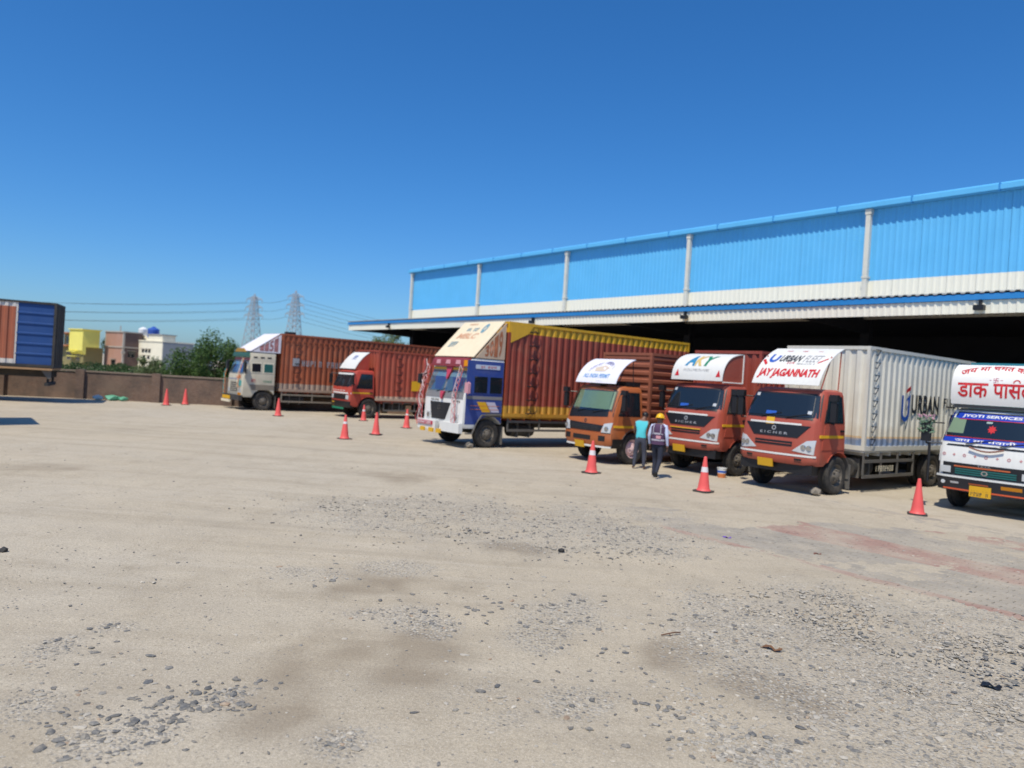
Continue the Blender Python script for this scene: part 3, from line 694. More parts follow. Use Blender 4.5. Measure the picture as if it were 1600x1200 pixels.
def mudguard(root, xc, R_, y0, y1, mat=BLACK, a0=15, a1=165):
    m = MB()
    f = lambda r: (lambda u, v: (xc-r*math.cos(rad(a0+(a1-a0)*u)), y0+(y1-y0)*v, .485+r*math.sin(rad(a0+(a1-a0)*u))))
    m.solid(f(R_), f(R_-.02), 14, 1); return m.build('mudguard', mat, root)
def chassis(root, L, hw, guard=(2.1, 5.0), zt=.98, rear_x=5.6, front_x=1.1, axles=1, rimf=None, gmat=GREYSTEEL, gz=(.42, .82), sc_=1.0):
    for s_ in (-1, 1): MB().box(.25, L, s_*.40-.04, s_*.40+.04, .66, .88).build('chassis_rail', DARKMETAL, root)
    m = MB()
    for x in np.arange(.9, L, 1.1): m.box(x, x+.08, -.36, .36, .68, .84)
    m.build('cross_member', DARKMETAL, root)
    m = MB().cyl((front_x, -hw+.25, .485), (front_x, hw-.25, .485), .07, .07, 8).box(front_x-.4, front_x+.4, -.45, -.36, .55, .62).box(front_x-.4, front_x+.4, .36, .45, .55, .62); m.build('front_axle', DARKMETAL, root)
    wheel(root, front_x, -hw+.17, False, rimf, sc_); wheel(root, front_x, hw-.17, True, None, sc_)
    for k in range(axles):
        x = rear_x+k*1.3
        m = MB().cyl((x, -hw+.3, .485), (x, hw-.3, .485), .09, .09, 8); m.lathe([(.02, -.22), (.2, -.1), (.22, 0), (.2, .1), (.02, .22)], (x, 0, .485), 'y', 12); m.build('rear_axle', DARKMETAL, root)
        for s_ in (-1, 1):
            wheel(root, x, s_*(hw-.17), s_ > 0, None, sc_); wheel(root, x, s_*(hw-.47), s_ > 0, None, sc_)
    m = MB().box(1.9, 2.9, hw-.75, hw-.15, .45, .85); m.build('battery_box', DARKMETAL, root)
    m = MB().cyl((2.3, -hw+.45, .62), (3.3, -hw+.45, .62), .24, .24, 16); t_ = m.build('fuel_tank', DARKMETAL, root)
    MB().box(2.5, 2.55, -hw+.2, -hw+.7, .36, .87).box(3.05, 3.1, -hw+.2, -hw+.7, .36, .87).build('strap', GREYSTEEL, t_)
    if guard:
        a, c = guard; g = MB(); y = -hw+.02
        for z in gz: g.box(a, c, y-.02, y+.02, z-.04, z+.04)
        for x in np.linspace(a+.02, c-.02, 4): g.box(x-.03, x+.03, y-.017, y+.017, gz[0]+.037, zt)
        g.build('side_guard', gmat, root)
    MB().box(front_x+.62, front_x+.64, -hw+.03, -hw+.38, .12, .75).build('mud_flap', GREYSTEEL, root)
    MB().box(rear_x+.62, rear_x+.64, -hw+.03, -hw+.6, .12, .8).build('mud_flap', BLACK, root)

def sheet_x(x0, x1, y, z0, z1, pitch, depth, out):
    """ribbed sheet in the x-z plane, ribs along z"""
    v, f = corr_y(x0, x1, 0, z0, z1, pitch, depth, 1)
    return [(p[1], y+out*p[0], p[2]) for p in v], f
def sheet_h(u0, u1, z0, z1, pitch, depth):
    pts = []; n = max(1, round((z1-z0)/pitch)); p = (z1-z0)/n
    for k in range(n): a = z0+k*p; pts += [(a, 0), (a+p*.3, 0), (a+p*.5, depth), (a+p*.85, depth)]
    pts.append((z1, 0)); return pts
def container(root, x0, x1, yc, hw, z0, z1, side, frame, front=None, style='v', pitch=.31, depth=.045, top=None, ladder=None, ladder_mat=BLACK):
    """frame with its panels as sub-parts; returns frame object and the visible side's y"""
    ya, yb = yc-hw, yc+hw; p = .09; m = MB()
    for x in (x0, x1-p):
        for y in (ya, yb-p): m.box(x, x+p, y, y+p, z0+.121, z1-.091)
    for y in (ya, yb-p):
        m.box(x0, x1, y-.004, y+p, z0, z0+.12); m.box(x0, x1, y-.004, y+p, z1-.09, z1)
    for x in (x0, x1-p):
        m.box(x-.003, x+p, ya+p+.001, yb-p-.001, z0, z0+.12); m.box(x-.003, x+p, ya+p+.001, yb-p-.001, z1-.09, z1)
    m.box(x0+.02, x1-.02, ya+.02, yb-.02, z0-.05, z0-.003)
    for x in np.arange(x0+.3, x1, .6): m.box(x, x+.06, ya+.05, yb-.05, z0-.15, z0-.052)
    fr = m.build('container', frame, root)
    q = MB().add(*[sheet_x(x0+.04, x1-.04, 0, ya+.08, yb-.08, .6, .03, 1)[k] for k in (0, 1)])
    q.v = [(v[0], v[2], z1-.05+v[1]) for v in q.v]; q.build('roof_sheet', frame, fr, smooth=False)
    zz0, zz1 = z0+.118, z1-.088
    if style == 'v':
        for y, out in ((ya+depth+.012, -1), (yb-depth-.012, 1)): MB().add(*sheet_x(x0+.088, x1-.088, y, zz0, zz1, pitch, depth, out)).build('side_wall', side, fr, smooth=False, fixn=False)
        MB().add(*corr_y(ya+.088, yb-.088, x0+depth+.012, zz0, zz1, pitch, depth, -1)).build('front_wall', front or side, fr, smooth=False, fixn=False)
    else:
        pts = sheet_h(0, 1, zz0, zz1, pitch, depth); n = len(pts)
        for y, out in ((ya+depth+.012, -1), (yb-depth-.012, 1)):
            MB().add([(x0+.088, y+out*d, z) for z, d in pts]+[(x1-.088, y+out*d, z) for z, d in pts], [(i, n+i, n+i+1, i+1) for i in range(n-1)]).build('side_wall', side, fr, smooth=False, fixn=False)
        x = x0+depth+.012
        MB().add([(x-d, ya+.088, z) for z, d in pts]+[(x-d, yb-.088, z) for z, d in pts], [(i, n+i, n+i+1, i+1) for i in range(n-1)]).build('front_wall', front or side, fr, smooth=False, fixn=False)
    MB().box(x1-.05, x1-.02, ya+.09, yb-.09, zz0, zz1).build('rear_door', side, fr)
    return fr, ya

def cab_loft(root, secs, bow, r, mat, arch=None, name='cab', nf=14):
    """secs = (z, nose x, half width, rear x) from bottom to top"""
    def sec(z):
        for a, c in zip(secs[:-1], secs[1:]):
            if z <= c[0] or c is secs[-1]:
                k = max(0, min(1, (z-a[0])/(c[0]-a[0]))); return [a[i]+(c[i]-a[i])*k for i in range(4)]
    def fx(y, z):
        _, xf, hw, _ = sec(z); t = min(1, abs(y)/hw); x = xf+bow*t*t
        e = (abs(y)-(hw-r))/r
        if e > 0: x += r*(1-math.sqrt(max(0, 1-min(1, e)**2)))
        return x
    def hwz(z): return sec(z)[2]
    vs = []; ring = None
    ys = [math.sin(math.pi/2*k/nf*2-math.pi/2) for k in range(nf+1)]
    for s_ in secs:
        lp = [(fx(-y*s_[2], s_[0]), -y*s_[2], s_[0]) for y in ys]         # +y side to -y side
        lp += [(s_[3], -s_[2], s_[0]), (s_[3], s_[2], s_[0])]; ring = len(lp); vs += lp
    fs = [(j*ring+i, j*ring+(i+1) % ring, (j+1)*ring+(i+1) % ring, (j+1)*ring+i) for j in range(len(secs)-1) for i in range(ring)]
    fs += [tuple(range(ring-1, -1, -1)), tuple(range((len(secs)-1)*ring, len(secs)*ring))]
    o = MB().add(vs, fs).build(name, mat, root, ang=28)
    if arch:
        cut = obj('cut', MB().cyl((arch[0], -3, arch[1]), (arch[0], 3, arch[1]), arch[2], arch[2], 28).mesh('cut', mat), root)
        md = o.modifiers.new('b', 'BOOLEAN'); md.object = cut; md.operation = 'DIFFERENCE'; md.solver = 'EXACT'
        dg = bpy.context.evaluated_depsgraph_get(); nm = bpy.data.meshes.new_from_object(o.evaluated_get(dg))
        o.modifiers.clear(); o.data = nm; bpy.data.objects.remove(cut); nm.name = name
        finish(nm, True, 28)
    return o, fx, hwz
class Face:
    """plates and lettering laid on the nose (a = image right, z) or the near side (x, z) of a cab"""
    def __init__(s, root, fx, hwz): s.root, s.fx, s.hwz = root, fx, hwz
    def nose(s, off): return lambda a, z: (s.fx(-a, z)-off, -a, z)
    def side(s, off, sg=-1): return lambda x, z: (x, sg*(s.hwz(z)+off), z)
    @staticmethod
    def bil(q):
        return lambda u, v: tuple((q[0][i]*(1-u)+q[1][i]*u)*(1-v)+(q[3][i]*(1-u)+q[2][i]*u)*v for i in (0, 1))
    def plate(s, name, q, mat, parent=None, off=.008, where='nose', depth=.03, nu=8, nv=4):
        """q = bottom left, bottom right, top right, top left as seen"""
        f = s.nose if where == 'nose' else s.side; b = s.bil(q); fo = f(off); fi = f(off-depth)
        return MB().solid(lambda u, v: fo(*b(u, v)), lambda u, v: fi(*b(u, v)), nu, nv).build(name, mat, parent or s.root)
    def rect(s, name, a0, a1, z0, z1, mat, parent=None, **k): return s.plate(name, [(a0, z0), (a1, z0), (a1, z1), (a0, z1)], mat, parent, **k)
def mirror(root, x, y, z, h=.5, w_=.2, big=True, mat=BLACK):
    """outside mirror on a tube arm; y is its outer reach, x forward of the door"""
    s_ = -1 if y < 0 else 1
    m = MB().tube([(x+.25, y-s_*.28, z+h*.62), (x, y, z+h*.62), (x, y, z-h*.62), (x+.2, y-s_*.26, z-h*.55)], .018, 6)
    a = m.build('mirror_arm', mat, root)
    hd = MB().prism([(y-w_/2, z-h/2), (y+w_/2, z-h/2), (y+w_/2, z+h/2), (y+w_*.3, z+h/2+.03), (y-w_*.3, z+h/2+.03), (y-w_/2, z+h/2)], x-.07, x+.03, 'x').build('mirror', mat, a)
    MB().box(x+.032, x+.036, y-w_*.42, y+w_*.42, z-h*.45, z+h*.45).build('mirror_glass', CHROME, a)
    if big: MB().prism([(y-.1, z+h*.6), (y+.1, z+h*.6), (y+.1, z+h*.95), (y-.1, z+h*.95)], x-.1, x+.02, 'x').build('wide_mirror', mat, a)
def wipers(fc, z, par):
    for a in (-.45, .25):
        f = fc.nose(.025); MB().tube([f(a, z-.02), f(a+.18, z+.03), f(a+.55, z+.1)], .012, 5).build('wiper', BLACK, par)
def plate_no(fc, a, z, w_=.44, h=.2, off=.05, seed=1, mat=PLATE):
    p = fc.rect('number_plate', a-w_/2, a+w_/2, z, z+h, mat, off=off, nu=2, nv=1)
    for k in (0, 1): strokes('plate_lettering', 6, fc.nose(off+.004), a-w_*.42, a+w_*.42, z+h*(.12+.44*(1-k)), z+h*(.44+.44*(1-k)), DARKP, p, seed+k)
def deflector(root, prof, hw, mat, thick=.02, name='wind_deflector', n=14, y0=0):
    """curved roof board; prof(k) -> (x, z); returns object and surface map (a, k)"""
    def nrm(k):
        a, c = prof(max(0, k-.02)), prof(min(1, k+.02)); d = Vector((c[0]-a[0], c[1]-a[1])).normalized(); return -d.y, d.x
    def surf(off):
        def f(a, k): p = prof(k); q = nrm(k); return (p[0]+q[0]*off, y0-a, p[1]+q[1]*off)
        return f
    fo, fi = surf(0), surf(-thick)
    o = MB().solid(lambda u, v: fo(-hw+2*hw*u, v), lambda u, v: fi(-hw+2*hw*u, v), 4, n).build(name, mat, root)
    return o, surf
def bez(p0, p1, p2, p3):
    return lambda t: tuple((1-t)**3*p0[i]+3*(1-t)**2*t*p1[i]+3*(1-t)*t*t*p2[i]+t**3*p3[i] for i in (0, 1))
def truck(name, s, t, label, group=None, drz=0): return thing(name, ST(s, t), TH+drz, label, 'truck', group)
def side_doors(fc, zsill, zbelt, ztop, x0, x1, mat, stripe=None, glass=GLASS, xw0=None, sz=None):
    """door plate with window, handle and stripe on both sides"""
    for w_ in ('side',):
        d = fc.plate('door', [(x0, zsill), (x1, zsill), (x1, ztop+.05), (x0+.32, ztop+.05)], mat, where='side', off=.012, nu=3, nv=6)
        fc.plate('window_seal', [(x0+.10, zbelt-.03), (x1-.05, zbelt-.03), (x1-.05, ztop+.02), (x0+.37, ztop+.02)], BLACK, d, where='side', off=.018, nu=2, nv=3)
        fc.plate('window', [(x0+.14, zbelt), (x1-.08, zbelt), (x1-.08, ztop), (x0+.39, ztop)], glass, d, where='side', off=.024, nu=2, nv=3)
        f = fc.side(.035); p = f(x1-.12, zbelt-.22); MB().box(p[0]-.09, p[0]+.07, p[1]-.01, p[1]+.03, p[2]-.025, p[2]+.025).build('handle', BLACK, d)
        if stripe: fc.rect('stripe', x0-.08, x1-.04, (sz or zbelt-.42), (sz or zbelt-.42)+.07, stripe, d, where='side', off=.018, nu=3, nv=1)
    MB().prism([(x0+.14, zbelt), (x1-.08, zbelt), (x1-.08, ztop), (x0+.39, ztop)], fc.hwz(ztop)-.05, fc.hwz(zbelt)+.004, 'y').build('window', glass, fc.root)

def modern_front(T, hw, mat, zb=.72, zw=1.86, zr=2.62, xb=1.42, bow=.12, r=.2, arch=(1.12, .47, .62)):
    secs = [(zb, .05, hw-.05, xb), (zb+.1, 0, hw, xb), (zb+.5, .0, hw, xb), (zw-.12, .06, hw-.02, xb), (zw, .09, hw-.03, xb), (zr-.14, .37, hw-.11, xb), (zr-.05, .44, hw-.15, xb), (zr, .58, hw-.26, xb-.06)]
    o, fx, hwz = cab_loft(T, secs, bow, r, mat, arch)
    return o, Face(T, fx, hwz)
def eicher_face(T, fc, hw, zw, zr, mat, seed, letters='E I C H E R', sun=None):
    ws = fc.plate('windshield_seal', [(-hw+.05, zw-.02), (hw-.05, zw-.02), (hw-.15, zr-.13), (-hw+.15, zr-.13)], BLACK, off=.006, nu=14, nv=6)
    fc.plate('windshield', [(-hw+.09, zw+.04), (hw-.09, zw+.04), (hw-.19, zr-.17), (-hw+.19, zr-.17)], GLASS, ws, off=.014, nu=14, nv=6); wipers(fc, zw+.02, ws)
    for a, z, mm in ((hw-.34, zw+.12, LAMP), (-hw+.28, zw+.52, LAMP), (-.35, zw+.07, BLUEP)): fc.rect('windshield_sticker', a, a+(.1 if mm is LAMP else .3), z, z+.08, mm, ws, off=.02, nu=2, nv=1)
    g = fc.plate('grille', [(-hw*.56, zw-.48), (hw*.56, zw-.48), (hw*.82, zw-.17), (-hw*.82, zw-.17)], BLACK, off=.012, nu=12)
    text_on('emblem_lettering', letters, fc.nose(.018), -.42, .36, zw-.42, zw-.36, GREYP, g, bold=.02)
    figure('emblem', arc_band((-.03, zw-.27), .035, .06, 0, 6.3), fc.nose(.02), GREYP, g)
    fc.rect('grille_strip', -hw*.7, hw*.62, zw-.165, zw-.12, WHITE, g, off=.02, nu=10, nv=1)
    lw = fc.rect('lower_grille', -hw*.5, hw*.45, zw-.70, zw-.58, BLACK, off=.008, nu=8, nv=1)
    fc.rect('slat', -hw*.48, hw*.43, zw-.65, zw-.635, mat, lw, off=.016, nu=6, nv=1)
    for s_ in (-1, 1):
        q = [(s_*hw*.46, zw-.80), (s_*hw*.93, zw-.86), (s_*hw*.95, zw-.50), (s_*hw*.78, zw-.53)]
        if s_ < 0: q = [q[1], q[0], q[3], q[2]]
        h = fc.plate('headlight', q, LAMP, off=.012, nu=6, nv=4)
        b = fc.bil(q); f = fc.nose(.03)
        for u in (.35, .7):
            p = f(*b(u if s_ > 0 else 1-u, .42)); MB().cyl((p[0]+.02, p[1], p[2]), (p[0]-.004, p[1], p[2]), .07, .06, 12).build('lamp', CHROME, h)
    bp = fc.rect('bumper', -hw*.985, hw*.985, zw-1.12, zw-.90, mat, off=.035, nu=14, nv=3, depth=.1)
    fc.rect('reflector_strip', -hw*.97, hw*.97, zw-.93, zw-.885, WHITE, bp, off=.045, nu=14, nv=1)
    for s_ in (-.62, .62): fc.rect('fog_lamp', hw*s_-.09, hw*s_+.09, zw-1.07, zw-.98, BLACK, bp, off=.042, nu=2, nv=1)
    MB().box(.12, .4, -hw*.92, hw*.92, zw-1.36, zw-1.13).build('front_underrun', BLACK, T)
    plate_no(fc, -.2, zw-1.26, seed=seed, off=.06)

# ------------------------------------------------------------------ red truck with white container
RED6 = paint('brick red cab paint', (.38, .075, .045), .36, .25, (.33, .2, .14))
C_WHITE = banded('white container paint', (.69, .67, .59), [(1.13, 1.42, (.10, .17, .32), .9, .0), (1.42, 1.47, (.62, .36, .12), .8, .0), (1.36, 1.75, (.5, .42, .3), .35, .5)], .55, .25, (.45, .38, .28))
C_WFRAME = paint('white container frame', (.64, .62, .55), .55, .35, (.4, .33, .25))
T = truck('container_truck', 10.9, 17.0, 'brick red truck with white ribbed container and JAY JAGANNATH roof board')
o, F6 = modern_front(T, 1.1, RED6)
eicher_face(T, F6, 1.1, 1.86, 2.62, RED6, 3)
side_doors(F6, 1.13, 1.82, 2.44, .34, 1.38, RED6, YELLOW, sz=1.42)
mirror(T, .52, -1.28, 2.06, .46, .15); mirror(T, .4, 1.27, 2.06, .46, .15)
F6.rect('permit_sticker', -.28, -.05, 1.68, 1.85, YELLOW, off=.02, nu=2, nv=1)
mudguard(T, 1.12, .60, -1.12, -.78, RED6, 35, 130); mudguard(T, 1.12, .62, -1.1, -.75, GREYSTEEL, 130, 190)
d, sf = deflector(T, bez((.30, 2.70), (.44, 3.08), (.78, 3.46), (1.40, 3.68)), .95, WHITE)
f = sf(.006)
text_on('lettering', 'JAY JAGANNATH', f, -.86, .84, .12, .36, REDP, d, .12, .05)
text_on('lettering', 'URBAN', f, -.46, .16, .54, .73, DARKP, d, .25, .03); text_on('lettering', 'FLEET', f, .22, .70, .54, .73, GREYP, d, .25, .0)
strokes('lettering', 12, f, .1, .6, .47, .51, GREYP, d, 4); strokes('lettering', 3, f, -.18, .02, .48, .53, REDP, d, 8, gap=.1)
figure('logo', arc_band((-.64, .64), .07, .14, math.pi*.9, math.pi*2.1, 14, 1, .9)+[[(-.78, .64), (-.71, .64), (-.71, .76), (-.78, .76)], [(-.57, .63), (-.5, .63), (-.5, .72), (-.57, .72)]], f, BLUEP, d)
figure('logo_stroke', [[(-.93, .56), (-.78, .44), (-.74, .48), (-.9, .62)]], f, REDP, d); figure('logo_stroke', [[(.66, .5), (.86, .62), (.86, .66), (.66, .54)]], f, REDP, d)
for a in (-.5, -.05, .4): strokes('lettering', 3, f, a, a+.16, .86, .89, REDP, d, int(a*10)+20, gap=.1)
for a in (-.9, .9): MB().tube([(.5, a, 2.62), (.9, a, 3.45)], .018).tube([(1.3, a, 2.62), (1.35, a, 3.6)], .018).build('board_stay', RED6, d)
cn6, ya = container(T, 2.33, 9.0, .05, 1.2, 1.1, 3.83, C_WHITE, C_WFRAME, pitch=.315)
fs = lambda x, z: (x, ya-.006, z)
lg = figure('logo', [[(x, z) for x, z in p] for p in arc_band((4.46, 2.16), .13, .24, math.pi, 2*math.pi, 12, 1, 1.1)]+[[(4.22, 2.16), (4.33, 2.16), (4.33, 2.62), (4.22, 2.62)], [(4.59, 2.16), (4.70, 2.16), (4.70, 2.58), (4.59, 2.50)], [(4.45, 2.3), (4.50, 2.3), (4.50, 2.5), (4.72, 2.66), (4.72, 2.58), (4.52, 2.46)]], fs, BLUEP, cn6)
figure('logo_stroke', [[(4.48, 2.68), (4.72, 2.78), (4.72, 2.90), (4.48, 2.78)]], fs, REDP, cn6)
text_on('lettering', 'URBAN', fs, 4.82, 6.55, 2.12, 2.66, DARKP, cn6, 0, .03); text_on('lettering', 'FLEET', fs, 6.85, 8.0, 2.34, 2.62, DARKP, cn6, 0, .02)
for z in np.linspace(1.25, 3.6, 8): MB().tube([(2.60, ya-.02, z+.16), (2.80, ya-.05, z+.15), (2.64, ya-.05, z), (2.60, ya-.02, z+.02)], .011, 5).build('ladder_rung', BLACK, cn6)
chassis(T, 9.0, 1.15, (2.35, 5.2), 1.05, 6.5, 1.12)
strokes('guard_lettering', 8, lambda x, z: (x, -1.16, z), 3.0, 4.0, .55, .7, CREAMW, T, 5)

# ------------------------------------------------------------------ red truck with red container, coloured three letter board
C_RED = banded('red container paint', (.30, .055, .035), [], .55, .25, (.3, .18, .12))
T = truck('container_truck', 14.1, 17.5, 'red truck with red ribbed container and white AKY roof board')
o, F5 = modern_front(T, 1.09, RED6)
eicher_face(T, F5, 1.09, 1.86, 2.62, RED6, 13)
side_doors(F5, 1.13, 1.82, 2.44, .34, 1.38, RED6, YELLOW, sz=1.42)
F5.rect('yellow_trim', -.6, .5, 1.285, 1.31, YELLOW, off=.02, nu=6, nv=1)
mirror(T, .52, -1.28, 2.06, .46, .15); mirror(T, .4, 1.27, 2.06, .46, .15)
mudguard(T, 1.12, .60, -1.1, -.76, RED6, 35, 130)
pf = bez((.32, 2.70), (.34, 3.2), (.60, 3.46), (1.25, 3.52))
d, sf = deflector(T, pf, .92, WHITE); f = sf(.006)
for ch, a0, a1, mm in (('A', -.52, -.16, flat('sea blue lettering', (.02, .22, .42), .5)), ('K', -.2, .12, flat('gold lettering', (.62, .45, .16), .5)), ('Y', .1, .48, GREENP)): text_on('lettering', ch, f, a0, a1, .33, .72, mm, d, .2, .045)
strokes('lettering', 14, f, -.5, .45, .19, .25, GREYP, d, 3)
for a in (-.8, .68): figure('warning_triangle', [[(a, .08), (a+.16, .08), (a+.08, .24)]], f, REDP, d)
poly = [(pf(k/12)[0]+.02, pf(k/12)[1]-.03) for k in range(13)]+[(1.25, 2.68), (.32, 2.68)]
for y in (-.90, .87): MB().prism(poly, y, y+.02, 'y').build('side_panel', RED6, d)
MB().tube([(1.28, -.925, 2.66), (1.28, -.925, 3.5)], .022).tube([(.36, -.925, 2.67), (1.28, -.925, 2.67)], .022).build('trim', WHITE, d)
chassis(T, 8.2, 1.13, (2.2, 4.8), 1.0, 6.0, 1.12)
container(T, 2.0, 7.9, .2, 1.23, 1.05, 3.68, C_RED, C_RED, pitch=.29)

# ------------------------------------------------------------------ orange truck with level-ribbed brown body
ORG = paint('orange brown cab paint', (.40, .11, .03), .35, .25, (.3, .2, .13)); C_BRN = banded('brown container paint', (.27, .085, .045), [], .6, .3, (.2, .12, .08))
T = truck('container_truck', 16.85, 16.1, 'orange truck with level ribbed brown body and white ALL INDIA PERMIT board')
hw = 1.03
o, F4 = modern_front(T, hw, ORG, .56, 1.58, 2.38, 1.45, .1, .16, (1.12, .45, .6))
sl = F4.plate('windshield_seal', [(-hw+.05, 1.33), (hw-.05, 1.45), (hw-.12, 2.27), (-hw+.12, 2.27)], BLACK, off=.006, nu=12, nv=8)
F4.plate('sun_shade', [(-hw+.30, 1.66), (hw-.14, 1.66), (hw-.2, 2.2), (-hw+.34, 2.2)], flat('pale green sunshade', (.42, .47, .32), .8), sl, off=.012, nu=10, nv=5)
F4.plate('windshield', [(-hw+.09, 1.60), (hw-.09, 1.60), (hw-.16, 2.24), (-hw+.16, 2.24)], SEE, sl, off=.03, depth=.012, nu=12, nv=6); wipers(F4, 1.56, sl)
g = F4.plate('grille', [(-hw*.66, .98), (hw*.62, .98), (hw*.72, 1.17), (-hw*.72, 1.22)], BLACK, off=.012, nu=10)
for z in (1.02, 1.07, 1.12): F4.rect('slat', -hw*.6, hw*.56, z, z+.012, DARKMETAL, g, off=.02, nu=8, nv=1)
figure('emblem', arc_band((0, 1.28), .03, .055, 0, 6.3), F4.nose(.012), DARKP, T)
for s_ in (-1, 1):
    q = [(hw*.66, .96), (hw*.95, .96), (hw*.97, 1.27), (hw*.74, 1.22)]
    if s_ < 0: q = [(-q[1][0], q[1][1]), (-q[0][0], q[0][1]), (-q[3][0], q[3][1]), (-q[2][0], q[2][1])]
    h = F4.plate('headlight', q, LAMP, off=.014, nu=5); F4.plate('lamp_surround', [(a*1.0, z-.03) for a, z in q[:2]]+[(q[1][0], q[1][1]-.004), (q[0][0], q[0][1]-.004)], BLACK, h, off=.012, nu=3, nv=1)
    p = F4.nose(.03)(s_*hw*.84, 1.08); MB().cyl((p[0]+.03, p[1], p[2]), (p[0]-.004, p[1], p[2]), .075, .065, 12).build('lamp', CHROME, h)
bp = F4.rect('bumper', -hw*.985, hw*.985, .56, .93, ORG, off=.04, nu=12, nv=3, depth=.1)
F4.rect('air_intake', -hw*.45, hw*.3, .70, .84, BLACK, bp, off=.046, nu=6, nv=1); F4.rect('bumper_strip', -hw*.97, hw*.97, .50, .55, WHITE, off=.06, nu=12, nv=1, depth=.05)
for s_ in (-.8, .62): fl = F4.rect('fog_lamp', hw*s_-.02, hw*s_+.22, .70, .86, BLACK, bp, off=.046, nu=2, nv=1)
plate_no(F4, -.15, .45, .4, .2, .08, 23)
side_doors(F4, 1.08, 1.5, 2.18, .30, 1.40, ORG, YELLOW, sz=1.12)
F4.rect('lower_step', .2, .62, .5, .78, BLACK, where='side', off=.02, nu=2, nv=2)
mirror(T, .45, -1.2, 1.86, .42, .15); mirror(T, .3, 1.2, 1.86, .42, .15)
MB().box(.35, .6, -.25, .0, 2.38, 2.5).build('roof_lamp', BLACK, T)
mudguard(T, 1.12, .60, -1.04, -.7, GREYSTEEL, 10, 100)
d, sf = deflector(T, bez((.33, 2.44), (.45, 2.8), (.75, 3.1), (1.15, 3.22)), .88, paint('lilac white sheet', (.72, .72, .80), .45, .1)); f = sf(.006)
text_on('lettering', 'ALL INDIA PERMIT', f, -.62, .5, .15, .28, flat('light blue lettering', (.10, .30, .60), .5), d, .1, .02)
arcw = lambda a, b: (a, b*.28+.72-2.6*(a-.5)**2)
strokes('lettering', 17, f, -.5, .55, .30, .80, flat('violet lettering', (.17, .16, .33), .5), d, 6, arcw)
figure('logo', [[(-.25, .36), (.18, .36), (.3, .5), (.05, .6), (-.3, .5)]], f, flat('pale sand print', (.62, .52, .42), .6), d)
for y in (-.8, .8): MB().tube([(.5, y, 2.36), (.8, y, 3.02)], .015).tube([(1.2, y, 2.36), (1.12, y, 3.17)], .015).build('board_stay', BLACK, d)
MB().box(.9, 1.5, -.8, .8, 2.385, 2.52).build('roof_rack', BLACK, T)
chassis(T, 7.6, 1.04, (2.1, 4.2), .8, 5.4, 1.12, rimf=paint('pink wheel cover', (.70, .50, .50), .6, .15))
container(T, 1.8, 7.3, .12, 1.07, .85, 3.48, C_BRN, C_BRN, style='h', pitch=.235, depth=.04)

# ------------------------------------------------------------------ coach-built decorated cabs
def built_cab(T, hw, zc, mats, seed, xb=1.62):
    """flat-fronted hand-built cab: body, split windshield, visor, grille, bumper, side windows; mats: body, side, trim"""
    body, sidem, trim, grillm = mats
    z0 = .66
    secs = [(z0, .04, hw-.04, xb), (z0+.08, 0, hw-.02, xb), (1.68, .02, hw-.02, xb), (1.80, .05, hw-.02, xb), (zc-.42, .30, hw-.03, xb), (zc-.06, .33, hw-.03, xb), (zc, .40, hw-.06, xb)]
    o, fx, hwz = cab_loft(T, secs, .04, .07, body, (1.1, .45, .64)); fc = Face(T, fx, hwz)
    wr = fc.rect('windshield_frame', -hw+.1, hw-.1, 1.80, zc-.43, trim, off=.01, nu=10, nv=5)
    for s_, q in ((-1, (-hw+.17, -.05)), (1, (.05, hw-.17))):
        fc.rect('cabin_lining', q[0], q[1], 1.86, zc-.5, flat('grey cabin lining', (.24, .23, .27), .8), wr, off=.016, nu=5, nv=4)
        a, b_ = q; mid = (a+b_)/2
        cl = flat('purple curtain', (.15, .06, .24), .8)
        fc.plate('curtain', [(mid-.05, 1.9), (mid+.34, 1.9), (b_-.05, zc-.66), (a+.22, zc-.66)], cl, wr, off=.024, nu=5, nv=3)
        fc.plate('valance', [(a+.03, zc-.66), (b_-.03, zc-.66), (b_-.03, zc-.53), (a+.03, zc-.53)], flat('pale valance', (.6, .6, .66), .7), wr, off=.028, nu=5, nv=1)
        fc.rect('windshield', q[0], q[1], 1.86, zc-.5, SEE, wr, off=.045, depth=.01, nu=5, nv=4)
    wipers(fc, 1.84, wr)
    return o, fc
def lattice_guard(T, hw, y, z0, z1, ms, x=-.06, fx=None):
    """red and white looped tube guard standing off the cab corner"""
    m = MB(); k = int((z1-z0)/.16); pts0 = []; pts1 = []
    for i in range(k+1):
        z = z0+(z1-z0)*i/k; bx = x+(max(0, z-1.75)*.27)
        pts0.append((bx, y-.11, z)); pts1.append((bx, y+.11, z))
    m.tube(pts0, .012, 5); m.tube(pts1, .012, 5, 1)
    for i in range(k):
        m.cyl(pts0[i], pts1[i+1], .008, .008, 5, True, i % 2); m.cyl(pts1[i], pts0[i+1], .008, .008, 5, True, (i+1) % 2)
    return m.build('corner_guard', ms, T)
